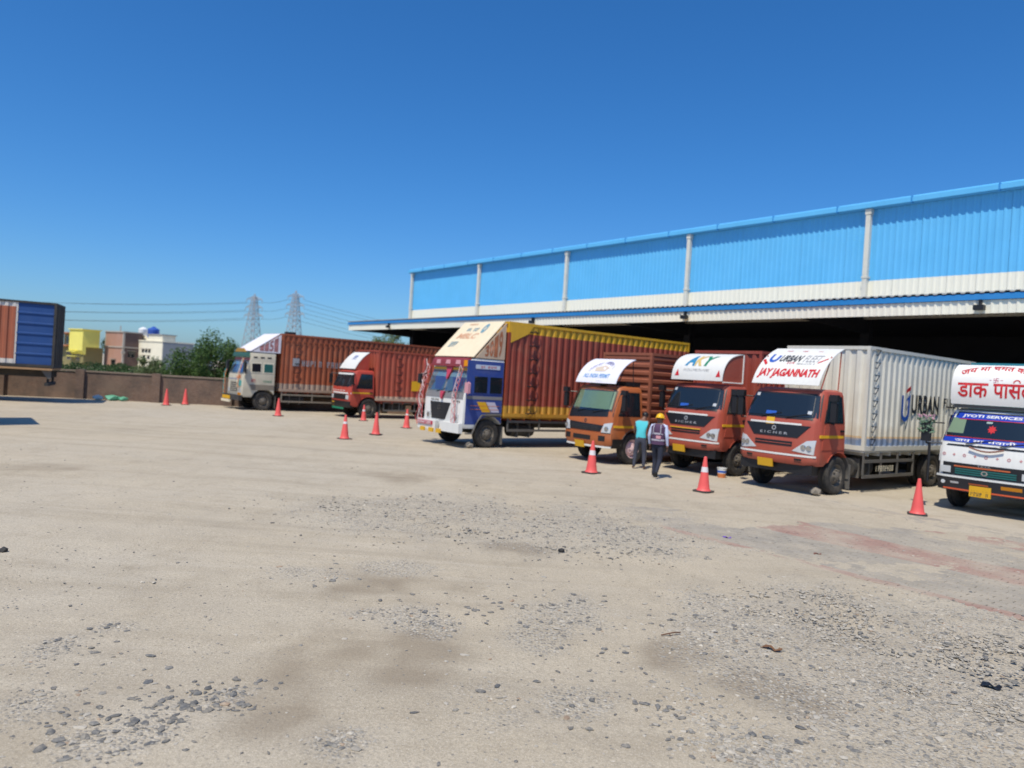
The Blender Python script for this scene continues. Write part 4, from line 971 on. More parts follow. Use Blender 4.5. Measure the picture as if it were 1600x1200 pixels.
def roof_board(T, hw, zc, xb, ztop, mat, sidem, num, nmat, seed):
    prof = lambda k: (.34+(xb-.06-.34)*k, zc+.05+(ztop-zc-.05)*k)
    d, sf = deflector(T, prof, hw-.04, mat, .03)
    for y in (-hw+.02, hw-.05):
        MB().prism([(.42, zc+.02), (xb, zc+.02), (xb, ztop-.06)], y, y+.03, 'y').build('side_panel', sidem, d)
    y = -hw+.014
    n = len(num)
    for i, ch in enumerate(num):
        x0 = .78+(xb-.88)*i/n; x1 = .78+(xb-.88)*(i+.84)/n
        ht = lambda x: zc+.10+(ztop-zc-.1)*(x-.46)/(xb-.46)*.86
        bm_f = lambda u, v: (u, y, zc+.09+(ht(u)-zc-.09)*v)
        text_on('lettering', ch, bm_f, x0, x1, 0, 1, nmat, d, 0, .03, 2)
    return d, sf

# blue and white truck with tall red and yellow container
DBLUE = paint('deep blue cab paint', (.025, .06, .26), .4, .3, (.25, .2, .15)); C_TALL = banded('dark red container paint', (.26, .050, .030), [(1.0, 1.46, (.58, .32, .04), .85, .12), (3.98, 4.6, (.70, .40, .02), 1, 0)], .5, .3, (.3, .2, .12))
C_YF = paint('yellow container frame', (.66, .38, .025), .5, .35, (.28, .17, .06)); GREYB = paint('grey band', (.20, .20, .21), .6, .4); CREAMB = paint('cream board', (.72, .62, .44), .6, .35, (.5, .36, .22))
REDT = flat('red tube paint', (.55, .10, .10), .5); PINKT = flat('pale pink tube paint', (.70, .55, .54), .5)
T = truck('container_truck', 21.7, 14.0, 'decorated blue and white truck with tall dark red and yellow container and cream roof board')
o, F3 = built_cab(T, 1.25, 3.0, (WHITE, DBLUE, GREYB, BLACK), 1)
F3.rect('grey_band', -1.15, 1.15, 1.62, 1.79, GREYB, off=.012, nu=8, nv=1)
g = F3.plate('grille', [(-.62, .88), (.22, .88), (.50, 1.46), (-.78, 1.46)], BLACK, off=.018, nu=8)
for z in np.arange(.95, 1.42, .09): F3.rect('slat', -.55, .25, z, z+.02, DARKMETAL, g, off=.028, nu=4, nv=1)
figure('emblem', arc_band((-.15, 1.28), .06, .085, 0, 6.3), F3.nose(.032), CHROME, g)
for s_ in (-.98, .74):
    h = F3.rect('headlight', s_, s_+.26, .86, 1.10, LAMP, off=.02, nu=3, nv=2); p = F3.nose(.03)(s_+.13, .98); MB().cyl((p[0]+.03, p[1], p[2]), (p[0]-.004, p[1], p[2]), .09, .08, 12).build('lamp', CHROME, h)
for a, c in ((-1.0, -.2), (.45, 1.05)): strokes('nose_lettering', 6, F3.nose(.016), a, c, 1.50, 1.57, DARKP, T, 31)
bl = MB().box(-.14, .02, .15, 1.28, .50, .82).build('bumper', WHITE, T); br_ = MB().box(-.14, .02, -1.28, -.12, .50, .82).build('bumper', WHITE, T)
MB().box(-.18, -.142, .3, 1.25, .66, .78).build('bumper_board', flat('crimson board', (.5, .05, .09), .5), bl); strokes('board_lettering', 9, lambda a, z: (-.186, -a, z), -1.2, -.35, .68, .76, WHITEP, bl, 41)
for a in (-.9, -.35, .12): MB().box(-.19, -.142, -a-.13, -a+.13, .42, .56).build('amber_plate', PLATE, T)
vs = F3.plate('visor', [(-1.14, 2.70), (1.14, 2.70), (1.02, 3.0), (-1.02, 3.0)], flat('maroon visor', (.25, .035, .04), .5), off=.16, depth=.2, nu=10, nv=3)
for a in (-.72, -.1, .5): F3.plate('medallion', [(a-.06, 2.78), (a+.22, 2.78), (a+.2, 2.92), (a-.04, 2.92)], flat('rose print', (.62, .30, .34), .6), vs, off=.17, depth=.03, nu=2, nv=1)
F3.rect('yellow_band', -1.12, 1.12, 2.585, 2.66, YELLOW, off=.05, depth=.06, nu=8, nv=1)
MB().box(.1, .3, -1.22, -1.02, 2.72, 2.92).build('marker_lamp', AMBER, vs)
for a, z, s_ in ((0, 2.52, .2), (0, 1.72, .12)):
    F3.plate('painted_shield', [(a-.02, z-s_*1.3), (a+.02, z-s_*1.3), (a+s_, z+s_), (a-s_, z+s_)], flat('crimson board', (.5, .05, .09), .5), off=.09, depth=.06, nu=3, nv=2)
# blue side with two windows, name board and stripes
sd_ = F3.rect('side_panel', .12, 1.61, .80, 2.93, DBLUE, where='side', off=.006, nu=8, nv=8, depth=.02)
ob = [p for p in sd_.data.polygons]
cutm = obj('cut', MB().cyl((1.1, -3, .45), (1.1, 3, .45), .64, .64, 28).mesh('cut', DBLUE), T); md = sd_.modifiers.new('b', 'BOOLEAN'); md.object = cutm; md.solver = 'EXACT'
sd_.data = bpy.data.meshes.new_from_object(sd_.evaluated_get(bpy.context.evaluated_depsgraph_get())); sd_.modifiers.clear(); bpy.data.objects.remove(cutm); finish(sd_.data)
F3.rect('name_board', .45, 1.45, 2.66, 2.80, paint('pale blue board', (.5, .56, .66), .5, .2), sd_, where='side', off=.02, nu=2, nv=1); strokes('board_lettering', 11, F3.side(.026), .65, 1.3, 2.69, 2.77, REDP, sd_, 51)
for x0, x1 in ((.42, .94), (1.06, 1.56)):
    wf = F3.rect('side_window_frame', x0-.05, x1+.05, 1.82, 2.46, DBLUE, sd_, where='side', off=.02, nu=2, nv=2); F3.rect('side_window', x0, x1, 1.86, 2.40, GLASS, sd_, where='side', off=.03, nu=2, nv=2)
F3.rect('grey_band', .14, 1.60, 1.64, 1.75, GREYB, sd_, where='side', off=.014, nu=2, nv=1)
for x, mm in ((.62, YELLOW), (1.0, paint('pale lilac stripe', (.55, .52, .62), .5, .2))): F3.plate('stripe', [(x+.18, 1.22), (x+.52, 1.22), (x+.3, 1.56), (x-.06, 1.56)], mm, sd_, where='side', off=.014, nu=2, nv=2)
for z in (1.3, 1.42): F3.rect('pin_stripe', .3, 1.5, z, z+.015, ORANGEP, sd_, where='side', off=.018, nu=2, nv=1)
F3.rect('dusty_skirt', .95, 1.605, 1.06, 1.19, GREYSTEEL, sd_, where='side', off=.016, nu=2, nv=1)
MB().tube([(.14, -1.265, .50), (.42, -1.265, .50), (.58, -1.265, .86), (.78, -1.265, 1.12), (1.6, -1.265, 1.14)], .025).build('step_rail', GREYSTEEL, T)
for y in (-.84, 1.22): lattice_guard(T, 1.25, y, .72, 2.75, [REDT, PINKT], -.10)
gl = MB(); pts = [(-.12+max(0, z-1.75)*.2, 1.42+.09*math.sin(z*9), z) for z in np.arange(.6, 2.95, .08)]; gl.tube(pts, .012, 5); gl.tube([(p[0], p[1]-.14, p[2]) for p in pts], .011, 5, 1); gl.build('corner_guard', [REDT, PINKT], T)
mirror(T, -.05, 1.42, 2.2, .3, .16, False); mirror(T, .05, -1.42, 2.0, .32, .2, False, flat('rose print', (.62, .30, .34), .6))
d, sf = roof_board(T, 1.25, 3.0, 1.62, 4.34, CREAMB, paint('sand side board', (.55, .42, .30), .6, .3), '3019', flat('rust lettering', (.40, .14, .06), .5), 61)
f = sf(.006); fade = flat('faded orange lettering', (.62, .34, .20), .6); teal = flat('faded teal lettering', (.16, .30, .36), .6)
text_on('lettering', 'MBLC', f, -.85, .35, .50, .66, fade, d, .2, .03); strokes('lettering', 8, f, -.6, .2, .72, .82, teal, d, 71); figure('logo', arc_band((.42, .8), .05, .14, 0, 6.3), f, teal, d); strokes('lettering', 6, f, -.9, -.45, .26, .42, teal, d, 73); strokes('lettering', 5, f, -.7, -.2, .90, .95, fade, d, 74)
chassis(T, 11.2, 1.24, (1.9, 6.2), 1.05, 8.2, 1.1, 2, gmat=GREYSTEEL, gz=(.62, .92))
cn3, ya = container(T, 1.70, 11.25, 0, 1.29, 1.09, 4.35, C_TALL, C_TALL, pitch=.30, depth=.05)
MB().prism([(1.79, 4.258), (2.75, 4.258), (2.55, 3.98), (1.79, 3.62)], ya-.004, ya+.01, 'y').build('yellow_corner', C_YF, cn3)
for z in np.linspace(1.22, 4.05, 7): MB().tube([(2.62, ya-.01, z), (2.66, ya-.07, z), (2.98, ya-.07, z), (3.02, ya-.01, z)], .018, 5).tube([(2.7, ya-.03, z-.07), (2.82, ya-.05, z+.07), (2.94, ya-.03, z-.07)], .014, 5).build('ladder_rung', BLACK, cn3)

# cream decorated truck with long brown container
CRC = paint('worn cream cab paint', (.52, .48, .38), .55, .45, (.26, .22, .16)); C_LONG = banded('orange brown container paint', (.32, .085, .035), [(1.0, 1.42, (.40, .34, .27), .8, .08)], .6, .3, (.3, .2, .13)); DUSTY = paint('road dust grey', (.22, .19, .15), .8, .4)
T = truck('container_truck', 38.8, 12.5, 'worn cream decorated truck with long orange brown container and white peaked roof board')
o, F1 = built_cab(T, 1.2, 2.92, (CRC, CRC, GREYB, BLACK), 2)
g = F1.rect('grille', -.6, .45, .92, 1.40, DARKMETAL, off=.018, nu=6)
for z in np.arange(.96, 1.36, .1): F1.rect('slat', -.55, .4, z, z+.03, CRC, g, off=.028, nu=4, nv=1)
for s_ in (-1.0, .72): F1.rect('headlight', s_, s_+.26, .84, 1.08, LAMP, off=.02, nu=3, nv=2)
teal2 = flat('turquoise paint', (.10, .42, .40), .5)
F1.rect('turquoise_panel', .55, .95, 1.20, 1.48, teal2, off=.02, nu=3, nv=2); F1.rect('amber_panel', .6, .98, .70, .86, AMBER, off=.03, nu=3, nv=1); F1.rect('orange_panel', .25, .8, 1.58, 1.74, ORANGEP, off=.02, nu=3, nv=1); strokes('nose_lettering', 8, F1.nose(.016), -.9, .5, 1.50, 1.56, BLUEP, T, 81)
bl = MB().box(-.14, .02, -1.2, 1.25, .48, .74).build('bumper', DARKMETAL, T); MB().box(-.18, -.142, .1, 1.22, .5, .66).build('bumper_board', YELLOW, bl); MB().box(-.22, -.142, .0, 1.3, .34, .46).build('lower_board', CREAMW, bl)
vs = F1.plate('visor', [(-1.12, 2.66), (1.12, 2.66), (1.0, 2.9), (-1.0, 2.9)], flat('dark green visor', (.03, .10, .08), .6), off=.16, depth=.2, nu=10, nv=3)
MB().prism([(-.8, 2.91), (.8, 2.91), (.45, 3.1), (-.45, 3.1)], .2, .26, 'x').build('visor_crest', flat('ochre crest', (.40, .22, .03), .6), vs); F1.rect('red_band', -1.1, 1.1, 2.52, 2.6, flat('crimson board', (.5, .05, .09), .5), off=.03, nu=6, nv=1)
for x0, x1, mm in ((.45, .88, GLASS), (1.06, 1.5, flat('teal glass', (.03, .13, .12), .15))):
    wf = F1.rect('side_window_frame', x0-.05, x1+.05, 1.88, 2.42, CREAMW, where='side', off=.012, nu=2, nv=2); F1.rect('side_window', x0, x1, 1.94, 2.35, mm, wf, where='side', off=.022, nu=2, nv=2)
for x in (.5, .85, 1.2): F1.rect('vent', x, x+.2, 2.64, 2.70, BLACK, where='side', off=.01, nu=1, nv=1)
strokes('side_lettering', 5, F1.side(.01), .35, .8, 1.42, 1.58, REDP, T, 91); strokes('side_lettering', 5, F1.side(.01), 1.05, 1.5, 1.42, 1.52, GREENP, T, 92)
F1.plate('dusty_skirt', [(.5, 1.02), (1.6, 1.06), (1.6, 1.3), (.35, 1.3)], DUSTY, where='side', off=.01, nu=3, nv=1)
mirror(T, .05, -1.36, 2.15, .5, .24, False); mirror(T, .05, 1.36, 2.15, .5, .24, False)
lattice_guard(T, 1.2, 1.3, .7, 2.0, [ORANGEP, teal2], -.1); lattice_guard(T, 1.2, -.8, 1.1, 2.6, [ORANGEP, CREAMW], -.1)
wp = paint('white lilac board', (.70, .68, .74), .6, .2)
roof_board(T, 1.2, 2.92, 1.85, 3.95, wp, wp, '1151', flat('faded maroon lettering', (.36, .16, .16), .6), 93)
chassis(T, 11.5, 1.2, (2.0, 7.0), 1.02, 8.2, 1.1, 2, gmat=DUSTY, gz=(.5, .85))
cn1, ya = container(T, 1.92, 11.6, 0, 1.22, 1.03, 3.97, C_LONG, C_LONG, pitch=.3, depth=.05)
fs1 = lambda x, z: (x, ya-.006, z)
figure('logo', [[(2.5, 2.35), (2.85, 2.35), (2.85, 2.75), (2.5, 2.75)]], fs1, GREYP, cn1); strokes('lettering', 13, fs1, 3.0, 6.0, 2.36, 2.66, GREYP, cn1, 95)
MB().prism([(1.92, 3.60), (11.6, 3.60), (11.6, 3.64), (1.92, 3.64)], ya-.012, ya+.01, 'y').build('side_rail', C_LONG, cn1)
MB().box(2.1, 2.6, -1.15, -.9, 3.975, 4.08).build('roof_box', BLACK, cn1)
for z in np.linspace(1.5, 3.4, 5): MB().box(2.62, 2.9, ya-.05, ya-.008, z, z+.04).build('ladder_rung', BLACK, cn1)

# small red truck with red container
RED2 = paint('tomato red cab paint', (.42, .05, .03), .4, .25, (.3, .18, .12)); C_RED2 = banded('coral red container paint', (.36, .07, .04), [(.9, 1.12, (.50, .42, .32), .8, .04)], .6, .3, (.3, .18, .12))
T = truck('container_truck', 34.65, 16.3, 'small boxy red truck with coral red container and plain white roof board')
hw = 1.05
secs = [(.55, .03, hw-.04, 1.35), (.65, 0, hw, 1.35), (1.45, .04, hw, 1.35), (2.2, .30, hw-.09, 1.35), (2.3, .36, hw-.12, 1.35), (2.36, .46, hw-.2, 1.3)]
o, fx, hwz = cab_loft(T, secs, .06, .12, RED2, (1.1, .45, .6)); F2 = Face(T, fx, hwz)
sl = F2.plate('windshield_seal', [(-hw+.06, 1.50), (hw-.06, 1.50), (hw-.14, 2.24), (-hw+.14, 2.24)], BLACK, off=.006, nu=10); F2.plate('windshield', [(-hw+.1, 1.55), (hw-.1, 1.55), (hw-.17, 2.2), (-hw+.17, 2.2)], GLASS, sl, off=.014, nu=10)
F2.rect('sun_strip', -hw+.2, hw-.2, 2.1, 2.18, WHITE, sl, off=.02, nu=6, nv=1); wipers(F2, 1.52, sl)
F2.rect('white_strip', -hw*.98, hw*.98, 1.16, 1.23, WHITE, off=.012, nu=8, nv=1); g = F2.rect('grille', -hw*.7, hw*.7, .88, 1.13, BLACK, off=.012, nu=8)
for s_ in (-.92, .68): F2.rect('headlight', s_, s_+.24, .90, 1.10, LAMP, off=.02, nu=3, nv=2)
for k in range(5): F2.rect('white_dash', -.85+k*.3, -.7+k*.3, 1.29, 1.33, WHITE, off=.01, nu=1, nv=1)
bl = F2.rect('bumper', -hw*.98, hw*.98, .50, .80, BLACK, off=.05, depth=.12, nu=10, nv=2); F2.rect('green_board', -.75, .55, .40, .49, GREENP, bl, off=.06, nu=4, nv=1); F2.rect('yellow_lamp', -.72, -.45, .56, .74, YELLOW, bl, off=.06, nu=2, nv=1)
side_doors(F2, 1.08, 1.48, 2.15, .28, 1.32, RED2, YELLOW, sz=1.2)
mirror(T, .1, -1.22, 1.85, .45, .22, False); mirror(T, .1, 1.22, 1.85, .45, .22, False); mudguard(T, 1.1, .60, -1.06, -.72, RED2, 30, 120)
d, sf = deflector(T, bez((.34, 2.40), (.5, 2.7), (.75, 3.05), (1.1, 3.25)), .85, WHITE); f = sf(.006); strokes('lettering', 4, f, -.15, .25, .5, .75, BLUEP, d, 101)
poly = [(.4, 2.37), (1.1, 2.37), (1.1, 3.2), (.75, 2.98), (.52, 2.7)]
for y in (-.84, .82): MB().prism(poly, y, y+.02, 'y').build('side_panel', RED2, d)
chassis(T, 7.2, 1.08, (1.9, 4.6), .88, 5.2, 1.1)
cn2, ya = container(T, 1.45, 7.0, .0, 1.16, .9, 3.40, C_RED2, C_RED2, pitch=.3)
MB().box(3.4, 3.95, ya-.012, ya+.004, 1.45, 1.95).build('yellow_notice', YELLOW, cn2)
for z in np.linspace(1.4, 3.0, 5): MB().box(2.5, 2.75, ya-.05, ya-.002, z, z+.04).build('ladder_rung', BLACK, cn2)

# white truck with red Devanagari board
T = truck('parcel_truck', 6.72, 18.8, 'white parcel truck with blue JYOTI SERVICES windshield band and red lettered roof board')
hw = 1.06
WH7 = paint('white cab enamel', (.74, .74, .71), .35, .2, (.5, .42, .32))
secs = [(.62, .04, hw-.04, 1.6), (.72, 0, hw, 1.6), (1.12, 0, hw, 1.6), (1.58, .05, hw, 1.6), (2.2, .33, hw-.12, 1.6), (2.32, .38, hw-.15, 1.6), (2.38, .5, hw-.25, 1.55)]
o, fx, hwz = cab_loft(T, secs, .08, .14, WH7, (1.12, .45, .6)); F7 = Face(T, fx, hwz)
sl = F7.plate('windshield_seal', [(-hw+.05, 1.50), (hw-.05, 1.50), (hw-.15, 2.30), (-hw+.15, 2.30)], BLACK, off=.006, nu=12, nv=6)
bd = [(-hw+.12, 1.62), (hw-.12, 1.62), (hw-.17, 2.27), (-hw+.17, 2.27)]
F7.plate('curtain', [(-hw+.14, 1.80), (-hw+.50, 1.80), (-hw+.50, 2.15), (-hw+.2, 2.15)], flat('sage curtain', (.17, .25, .16), .8), sl, off=.012, nu=3, nv=3)
gs = F7.plate('windshield', bd, GLASS, sl, off=.010, nu=12, nv=6)
sb_ = F7.plate('sun_band', [(-hw+.145, 2.14), (hw-.145, 2.14), (hw-.165, 2.27), (-hw+.165, 2.27)], flat('royal blue film', (.015, .05, .42), .35), sl, off=.018, nu=10, nv=2)
text_on('band_lettering', 'JYOTI SERVICES', F7.nose(.024), -.66, .56, 2.165, 2.245, WHITEP, sb_, .1, .03)
lb = F7.plate('lower_band', [(-hw+.1, 1.60), (hw-.1, 1.60), (hw-.11, 1.70), (-hw+.11, 1.70)], flat('royal blue film', (.015, .05, .42), .35), sl, off=.018, nu=10, nv=1)
text_on('band_lettering', 'जय मा भवानी', F7.nose(.024), -.7, .55, 1.615, 1.69, WHITEP, lb, 0, .01)
for z in (2.125, 1.712): F7.rect('red_line', -hw+.12, hw-.12, z, z+.012, REDP, sl, off=.018, nu=8, nv=1)
figure('flower', [[(.02+r_*math.cos(k*6.283/16), 1.93+r_*math.sin(k*6.283/16)) for k, r_ in zip(range(16), (.1, .06)*8)]], F7.nose(.02), REDP, sl); wipers(F7, 1.58, sl)
F7.rect('glass_sticker', -.12, .0, 2.06, 2.10, flat('pale sticker', (.35, .45, .42), .5), sl, off=.018, nu=1, nv=1)
MB().tube([F7.nose(.06)(-.35+.7*k/8, 1.50-.07*math.sin(math.pi*k/8)) for k in range(9)], .02, 5).build('garland', flat('garland', (.25, .12, .09), .8), T)
r_ = random.Random(4)
for k in range(9):
    a = -.9+k*.225; figure('nose_motif', [[(a+.035*(.55 if j % 2 else 1)*math.cos(j*.785), 1.30+.035*(.55 if j % 2 else 1)*math.sin(j*.785)) for j in range(8)]] if k % 2 else arc_band((a, 1.30), .02, .038, 0, 6.3, 8), F7.nose(.008), flat('pink print', (.55, .25, .25), .6), T)
g = F7.rect('grille', -hw*.97, hw*.97, .84, 1.12, BLACK, off=.012, nu=12, nv=3)
F7.rect('orange_strip', -.65, .5, 1.03, 1.06, flat('orange red strip', (.55, .13, .04), .5), g, off=.02, nu=6, nv=1)
tg = flat('teal slat', (.015, .13, .12), .4)
for z in (.87, .92, .97): F7.rect('slat', -.62, .62, z, z+.03, tg, g, off=.024, nu=6, nv=1)
text_on('emblem_lettering', 'TATA', F7.nose(.026), -.16, .12, 1.065, 1.105, CHROME, g, 0, .02); figure('emblem', arc_band((0, .94), .03, .055, 0, 6.3, 12, 1.3), F7.nose(.032), CHROME, g)
for s_ in (-1, 1):
    q = (-.94, -.72) if s_ < 0 else (.72, .94); h = F7.rect('headlight', q[0], q[1], .88, 1.03, LAMP, g, off=.024, nu=3, nv=2)
bp = F7.rect('bumper', -hw*.99, hw*.99, .48, .83, flat('navy black bumper', (.015, .017, .025), .4), off=.06, depth=.14, nu=12, nv=3)
F7.rect('white_strip', -hw*.98, hw*.98, .78, .825, WHITE, bp, off=.068, nu=12, nv=1); F7.rect('stripe', -hw*.97, hw*.97, .50, .535, flat('red orange stripe', (.6, .10, .03), .5), bp, off=.068, nu=12, nv=1)
for a in (-.86, .84): p = F7.nose(.07)(a, .66); MB().cyl((p[0]+.02, p[1], p[2]), (p[0]-.01, p[1], p[2]), .05, .045, 12).build('fog_lamp', LAMP, bp)
F7.rect('white_mark', -.70, -.52, .645, .69, WHITE, bp, off=.068, nu=1, nv=1); F7.rect('orange_mark', .35, .75, .63, .71, AMBER, bp, off=.068, nu=2, nv=1); F7.rect('orange_mark', -.3, .1, .66, .69, flat('orange red strip', (.55, .13, .04), .5), bp, off=.068, nu=2, nv=1)
plate_no(F7, -.06, .40, .44, .24, .085, 111)
side_doors(F7, 1.08, 1.55, 2.2, .3, 1.5, WH7)
for s_ in (-1, 1):
    mirror(T, -.02, s_*1.28, 1.75, .4, .2, False)
    m = MB(); rr = random.Random(6)
    for k in range(90):
        hi = k >= 70; p = Vector((-.05+rr.uniform(-.08, .08), s_*1.30+rr.uniform(-.18, .16), (2.12 if hi else 1.92)+rr.uniform(-.12, .12)*(.4 if hi else 1.4))); m.cyl(p, p+Vector((rr.uniform(-.05, .05), rr.uniform(-.07, .07), rr.uniform(-.03, .06))), .026, .006, 5, True, 1 if hi else 0)
    m.build('decorative_foliage', [flat('plastic leaves', (.13, .22, .14), .7), flat('pink petals', (.50, .27, .34), .6)], T)
    MB().tube([(-.02, s_*1.2, .6), (-.02, s_*1.2, 1.5)], .03, 6).build('tassel', BLACK, T)
BO7 = paint('white roof fairing', (.76, .75, .72), .45, .12)
pf = bez((.30, 2.47), (.22, 2.85), (.24, 3.28), (.62, 3.40)); d, sf = deflector(T, pf, .92, BO7, n=16); f = sf(.006)
poly = [(pf(k/12)[0]+.02, pf(k/12)[1]-.03) for k in range(13)]+[(1.25, 3.34), (1.25, 2.46)]
for y in (-.90, .88): MB().prism(poly, y, y+.02, 'y').build('side_panel', BO7, d)
MB().box(.34, 1.3, -.86, .86, 2.385, 2.465).build('fairing_base', GREYSTEEL, d)
text_on('lettering', 'डाक', f, -.78, -.14, .15, .44, REDP, d, 0, .02); text_on('lettering', 'पासल', f, -.04, .78, .15, .44, REDP, d, 0, .02)
figure('lettering', arc_band((.42, .465), .05, .075, 0, math.pi, 8), f, REDP, d)
text_on('lettering', 'जय मा चमत कारी', f, -.76, .76, .56, .98, REDP, d, 0, .02, 14, lambda a, b: (a, b*.5+.5-1.7*(a-.5)**2))
cr = [[(-.012, .5), (.012, .5), (.012, .6), (-.012, .6)], [(-.055, .542), (.055, .542), (.055, .558), (-.055, .558)], [(.012, .59), (.055, .59), (.055, .6), (.012, .6)], [(-.055, .5), (-.012, .5), (-.012, .51), (-.055, .51)], [(.04, .505), (.055, .505), (.055, .542), (.04, .542)], [(-.055, .558), (-.04, .558), (-.04, .595), (-.055, .595)], [(-.15, .545), (-.1, .545), (-.1, .555), (-.15, .555)], [(.1, .545), (.15, .545), (.15, .555), (.1, .555)]]
figure('motif', [[(a_*.9, z_-.035) for a_, z_ in p_] for p_ in cr], f, flat('rose lettering', (.55, .2, .25), .5), d)
TEALB = paint('teal body paint', (.03, .24, .30), .5, .2); cn7, ya = container(T, 1.9, 7.0, .0, 1.15, .95, 3.52, TEALB, TEALB, pitch=.3)
chassis(T, 7.2, 1.1, (2.0, 4.6), .95, 5.4, 1.12)

# ------------------------------------------------------------------ trailer at the far left, its twin parked out of sight nearer by
C_T8 = paint('rust red container paint', (.34, .10, .05), .6, .25, (.3, .2, .14)); BLU8 = paint('blue container paint', (.010, .06, .22), .5, .2, (.05, .1, .2)); WTIP = paint('white rib ends', (.6, .57, .53), .6, .3)
def trailer(loc, rz, label):
    T = thing('container_trailer', loc, rz, label, 'trailer')        # x towards the left end, -y to the camera; right end at x = 0
    L, hw, z0, z1 = 9.6, 1.22, 1.58, 4.5
    m = MB()
    for x in (-L, -.1):
        for y in (-hw, hw-.1): m.box(x, x+.1, y, y+.1, z0+.121, z1-.091)
    for y in (-hw, hw-.1): m.box(-L, 0, y-.004, y+.1, z0, z0+.12); m.box(-L, 0, y-.004, y+.1, z1-.09, z1)
    for x in (-L, -.1): m.box(x, x+.103, -hw+.101, hw-.101, z0, z0+.12); m.box(x, x+.103, -hw+.101, hw-.101, z1-.09, z1)
    m.box(-L+.02, -.02, -hw+.02, hw-.02, z1-.07, z1-.03); m.box(-L+.02, -.02, -hw+.02, hw-.02, z0-.03, z0-.004)
    fr = m.build('container', DARKMETAL, T)
    for y, out in ((-hw+.06, -1), (hw-.06, 1)):
        MB().add(*sheet_x(-L+.09, -1.52, y, z0+.32, z1-.28, .30, .045, out)).build('side_wall', C_T8, fr, smooth=False, fixn=False)
        MB().add(*sheet_x(-L+.09, -1.52, y, z1-.28, z1-.08, .30, .045, out)).build('rib_ends', WTIP, fr, smooth=False, fixn=False)
        MB().add(*sheet_x(-L+.09, -1.52, y, z0+.11, z0+.32, .30, .045, out)).build('rib_ends', WTIP, fr, smooth=False, fixn=False)
        pts = [(z0+.12, 0)]+[(z_, d_) for k_ in range(1, 6) for z_, d_ in [(z0+.12+k_*.455-.05, 0), (z0+.12+k_*.455-.03, .035), (z0+.12+k_*.455+.03, .035), (z0+.12+k_*.455+.05, 0)]]+[(z1-.09, 0)]; n = len(pts)
        MB().add([(-1.5, y+out*dd, z) for z, dd in pts]+[(-.1, y+out*dd, z) for z, dd in pts], [(i, n+i, n+i+1, i+1) for i in range(n-1)]).build('blue_panel', BLU8, fr, smooth=False, fixn=False)
        MB().box(-1.56, -1.48, y-.03, y+.03, z0+.12, z1-.09).build('side_post', WTIP, fr)
    for k in (-1, 1):
        dr = MB().box(-.06, -.02, min(0, k)*hw*.95+.01, max(0, k)*hw*.95-.01, z0+.12, z1-.09).build('rear_door', DARKMETAL, fr)
        for q in (.3, .8): MB().cyl((.02, k*q, z0+.1), (.02, k*q, z1-.1), .025, .025, 6).build('lock_rod', GREYSTEEL, dr)
    MB().box(-L, -.05, -hw, hw, z0-.12, z0-.035).build('bed_edge', paint('ochre bed edge', (.40, .24, .12), .7, .3), T)
    for y in (-.5, .42): MB().box(-L, -.1, y, y+.1, z0-.45, z0-.122).build('chassis_rail', DARKMETAL, T)
    MB().box(-.35, -.2, -1.05, 1.05, .75, .9).box(-.32, -.23, -.7, -.6, .9, z0-.122).box(-.32, -.23, .6, .7, .9, z0-.122).build('underrun_bar', DARKMETAL, T)
    MB().prism([(-.5, z0-.122), (-.1, z0-.122), (-.1, z0-.5), (-.22, z0-.5)], -1.1, -1.02, 'y').build('tail_bracket', GREYSTEEL, T)
    for x in (-3.2, -4.5, -5.8):
        for s_ in (-1, 1): wheel(T, x, s_*(hw-.17), s_ > 0); wheel(T, x, s_*(hw-.47), s_ > 0)
        MB().cyl((x, -hw+.3, .485), (x, hw-.3, .485), .08, .08, 8).build('axle', DARKMETAL, T)
        MB().box(x-.08, x+.08, -.5, .5, .5, z0-.45).build('suspension', DARKMETAL, T)
    MB().box(-8.4, -8.2, -.8, -.7, 0, z0-.122).box(-8.4, -8.2, .7, .8, 0, z0-.122).build('landing_leg', DARKMETAL, T)
    return T
ang = rad(23)
trailer((-20.65+1.22*-math.sin(ang), 34+1.22*math.cos(ang), 0), ang, 'rust red ribbed container trailer with blue end panel at the left edge')
trailer((-16.9, 22.95, 0), TH, 'parked container trailer mostly out of frame at left, only its shadow showing')

# ================================================================== CONES
CONE = flat('faded red cone', (.80, .11, .10), .55); CBASE = paint('cone base rubber', (.04, .035, .035), .8, .4, streak=False); CBAND = flat('white cone band', (.75, .70, .70), .4)
def cone(x, y, label, bands, sc_=1.0, dark=False, lean=(0, 0)):
    o = thing('traffic_cone', (x, y, max(0, ground_h(x, y))), RND.random()*3, label, 'cone', 'red traffic cones in front of the trucks')
    H_, r0, r1 = .82*sc_, .15*sc_, .032*sc_
    rz = lambda z: r0+(r1-r0)*z/H_
    MB().lathe([(r0+.02, .03), (r0, .06)]+[(rz(z), z) for z in np.linspace(.08, H_-.01, 8)]+[(r1*.75, H_), (r1*.6, H_-.03), (.002, H_-.03)], (0, 0, 0), 'z', 20).build('cone_body', CONE, o)
    a = .2*sc_; c = .05
    pl = [(a-c, -a), (a, -a+c), (a, a-c), (a-c, a), (-a+c, a), (-a, a-c), (-a, -a+c), (-a+c, -a)]
    MB().prism(pl, 0, .032, 'z').build('cone_base', CBASE, o)
    for z0, z1 in bands: MB().lathe([(rz(z)+.003, z) for z in np.linspace(z0*sc_, z1*sc_, 4)], (0, 0, 0), 'z', 20).build('reflective_band', CBAND, o)
    o.rotation_euler = (lean[0], lean[1], o.rotation_euler[2])
B2 = [(.46, .58)]
cone(-17.13, 37.6, 'small far red cone near the brick wall, left of the pair', [])
cone(-16.75, 38.9, 'small far red cone near the brick wall, right of the pair', [])
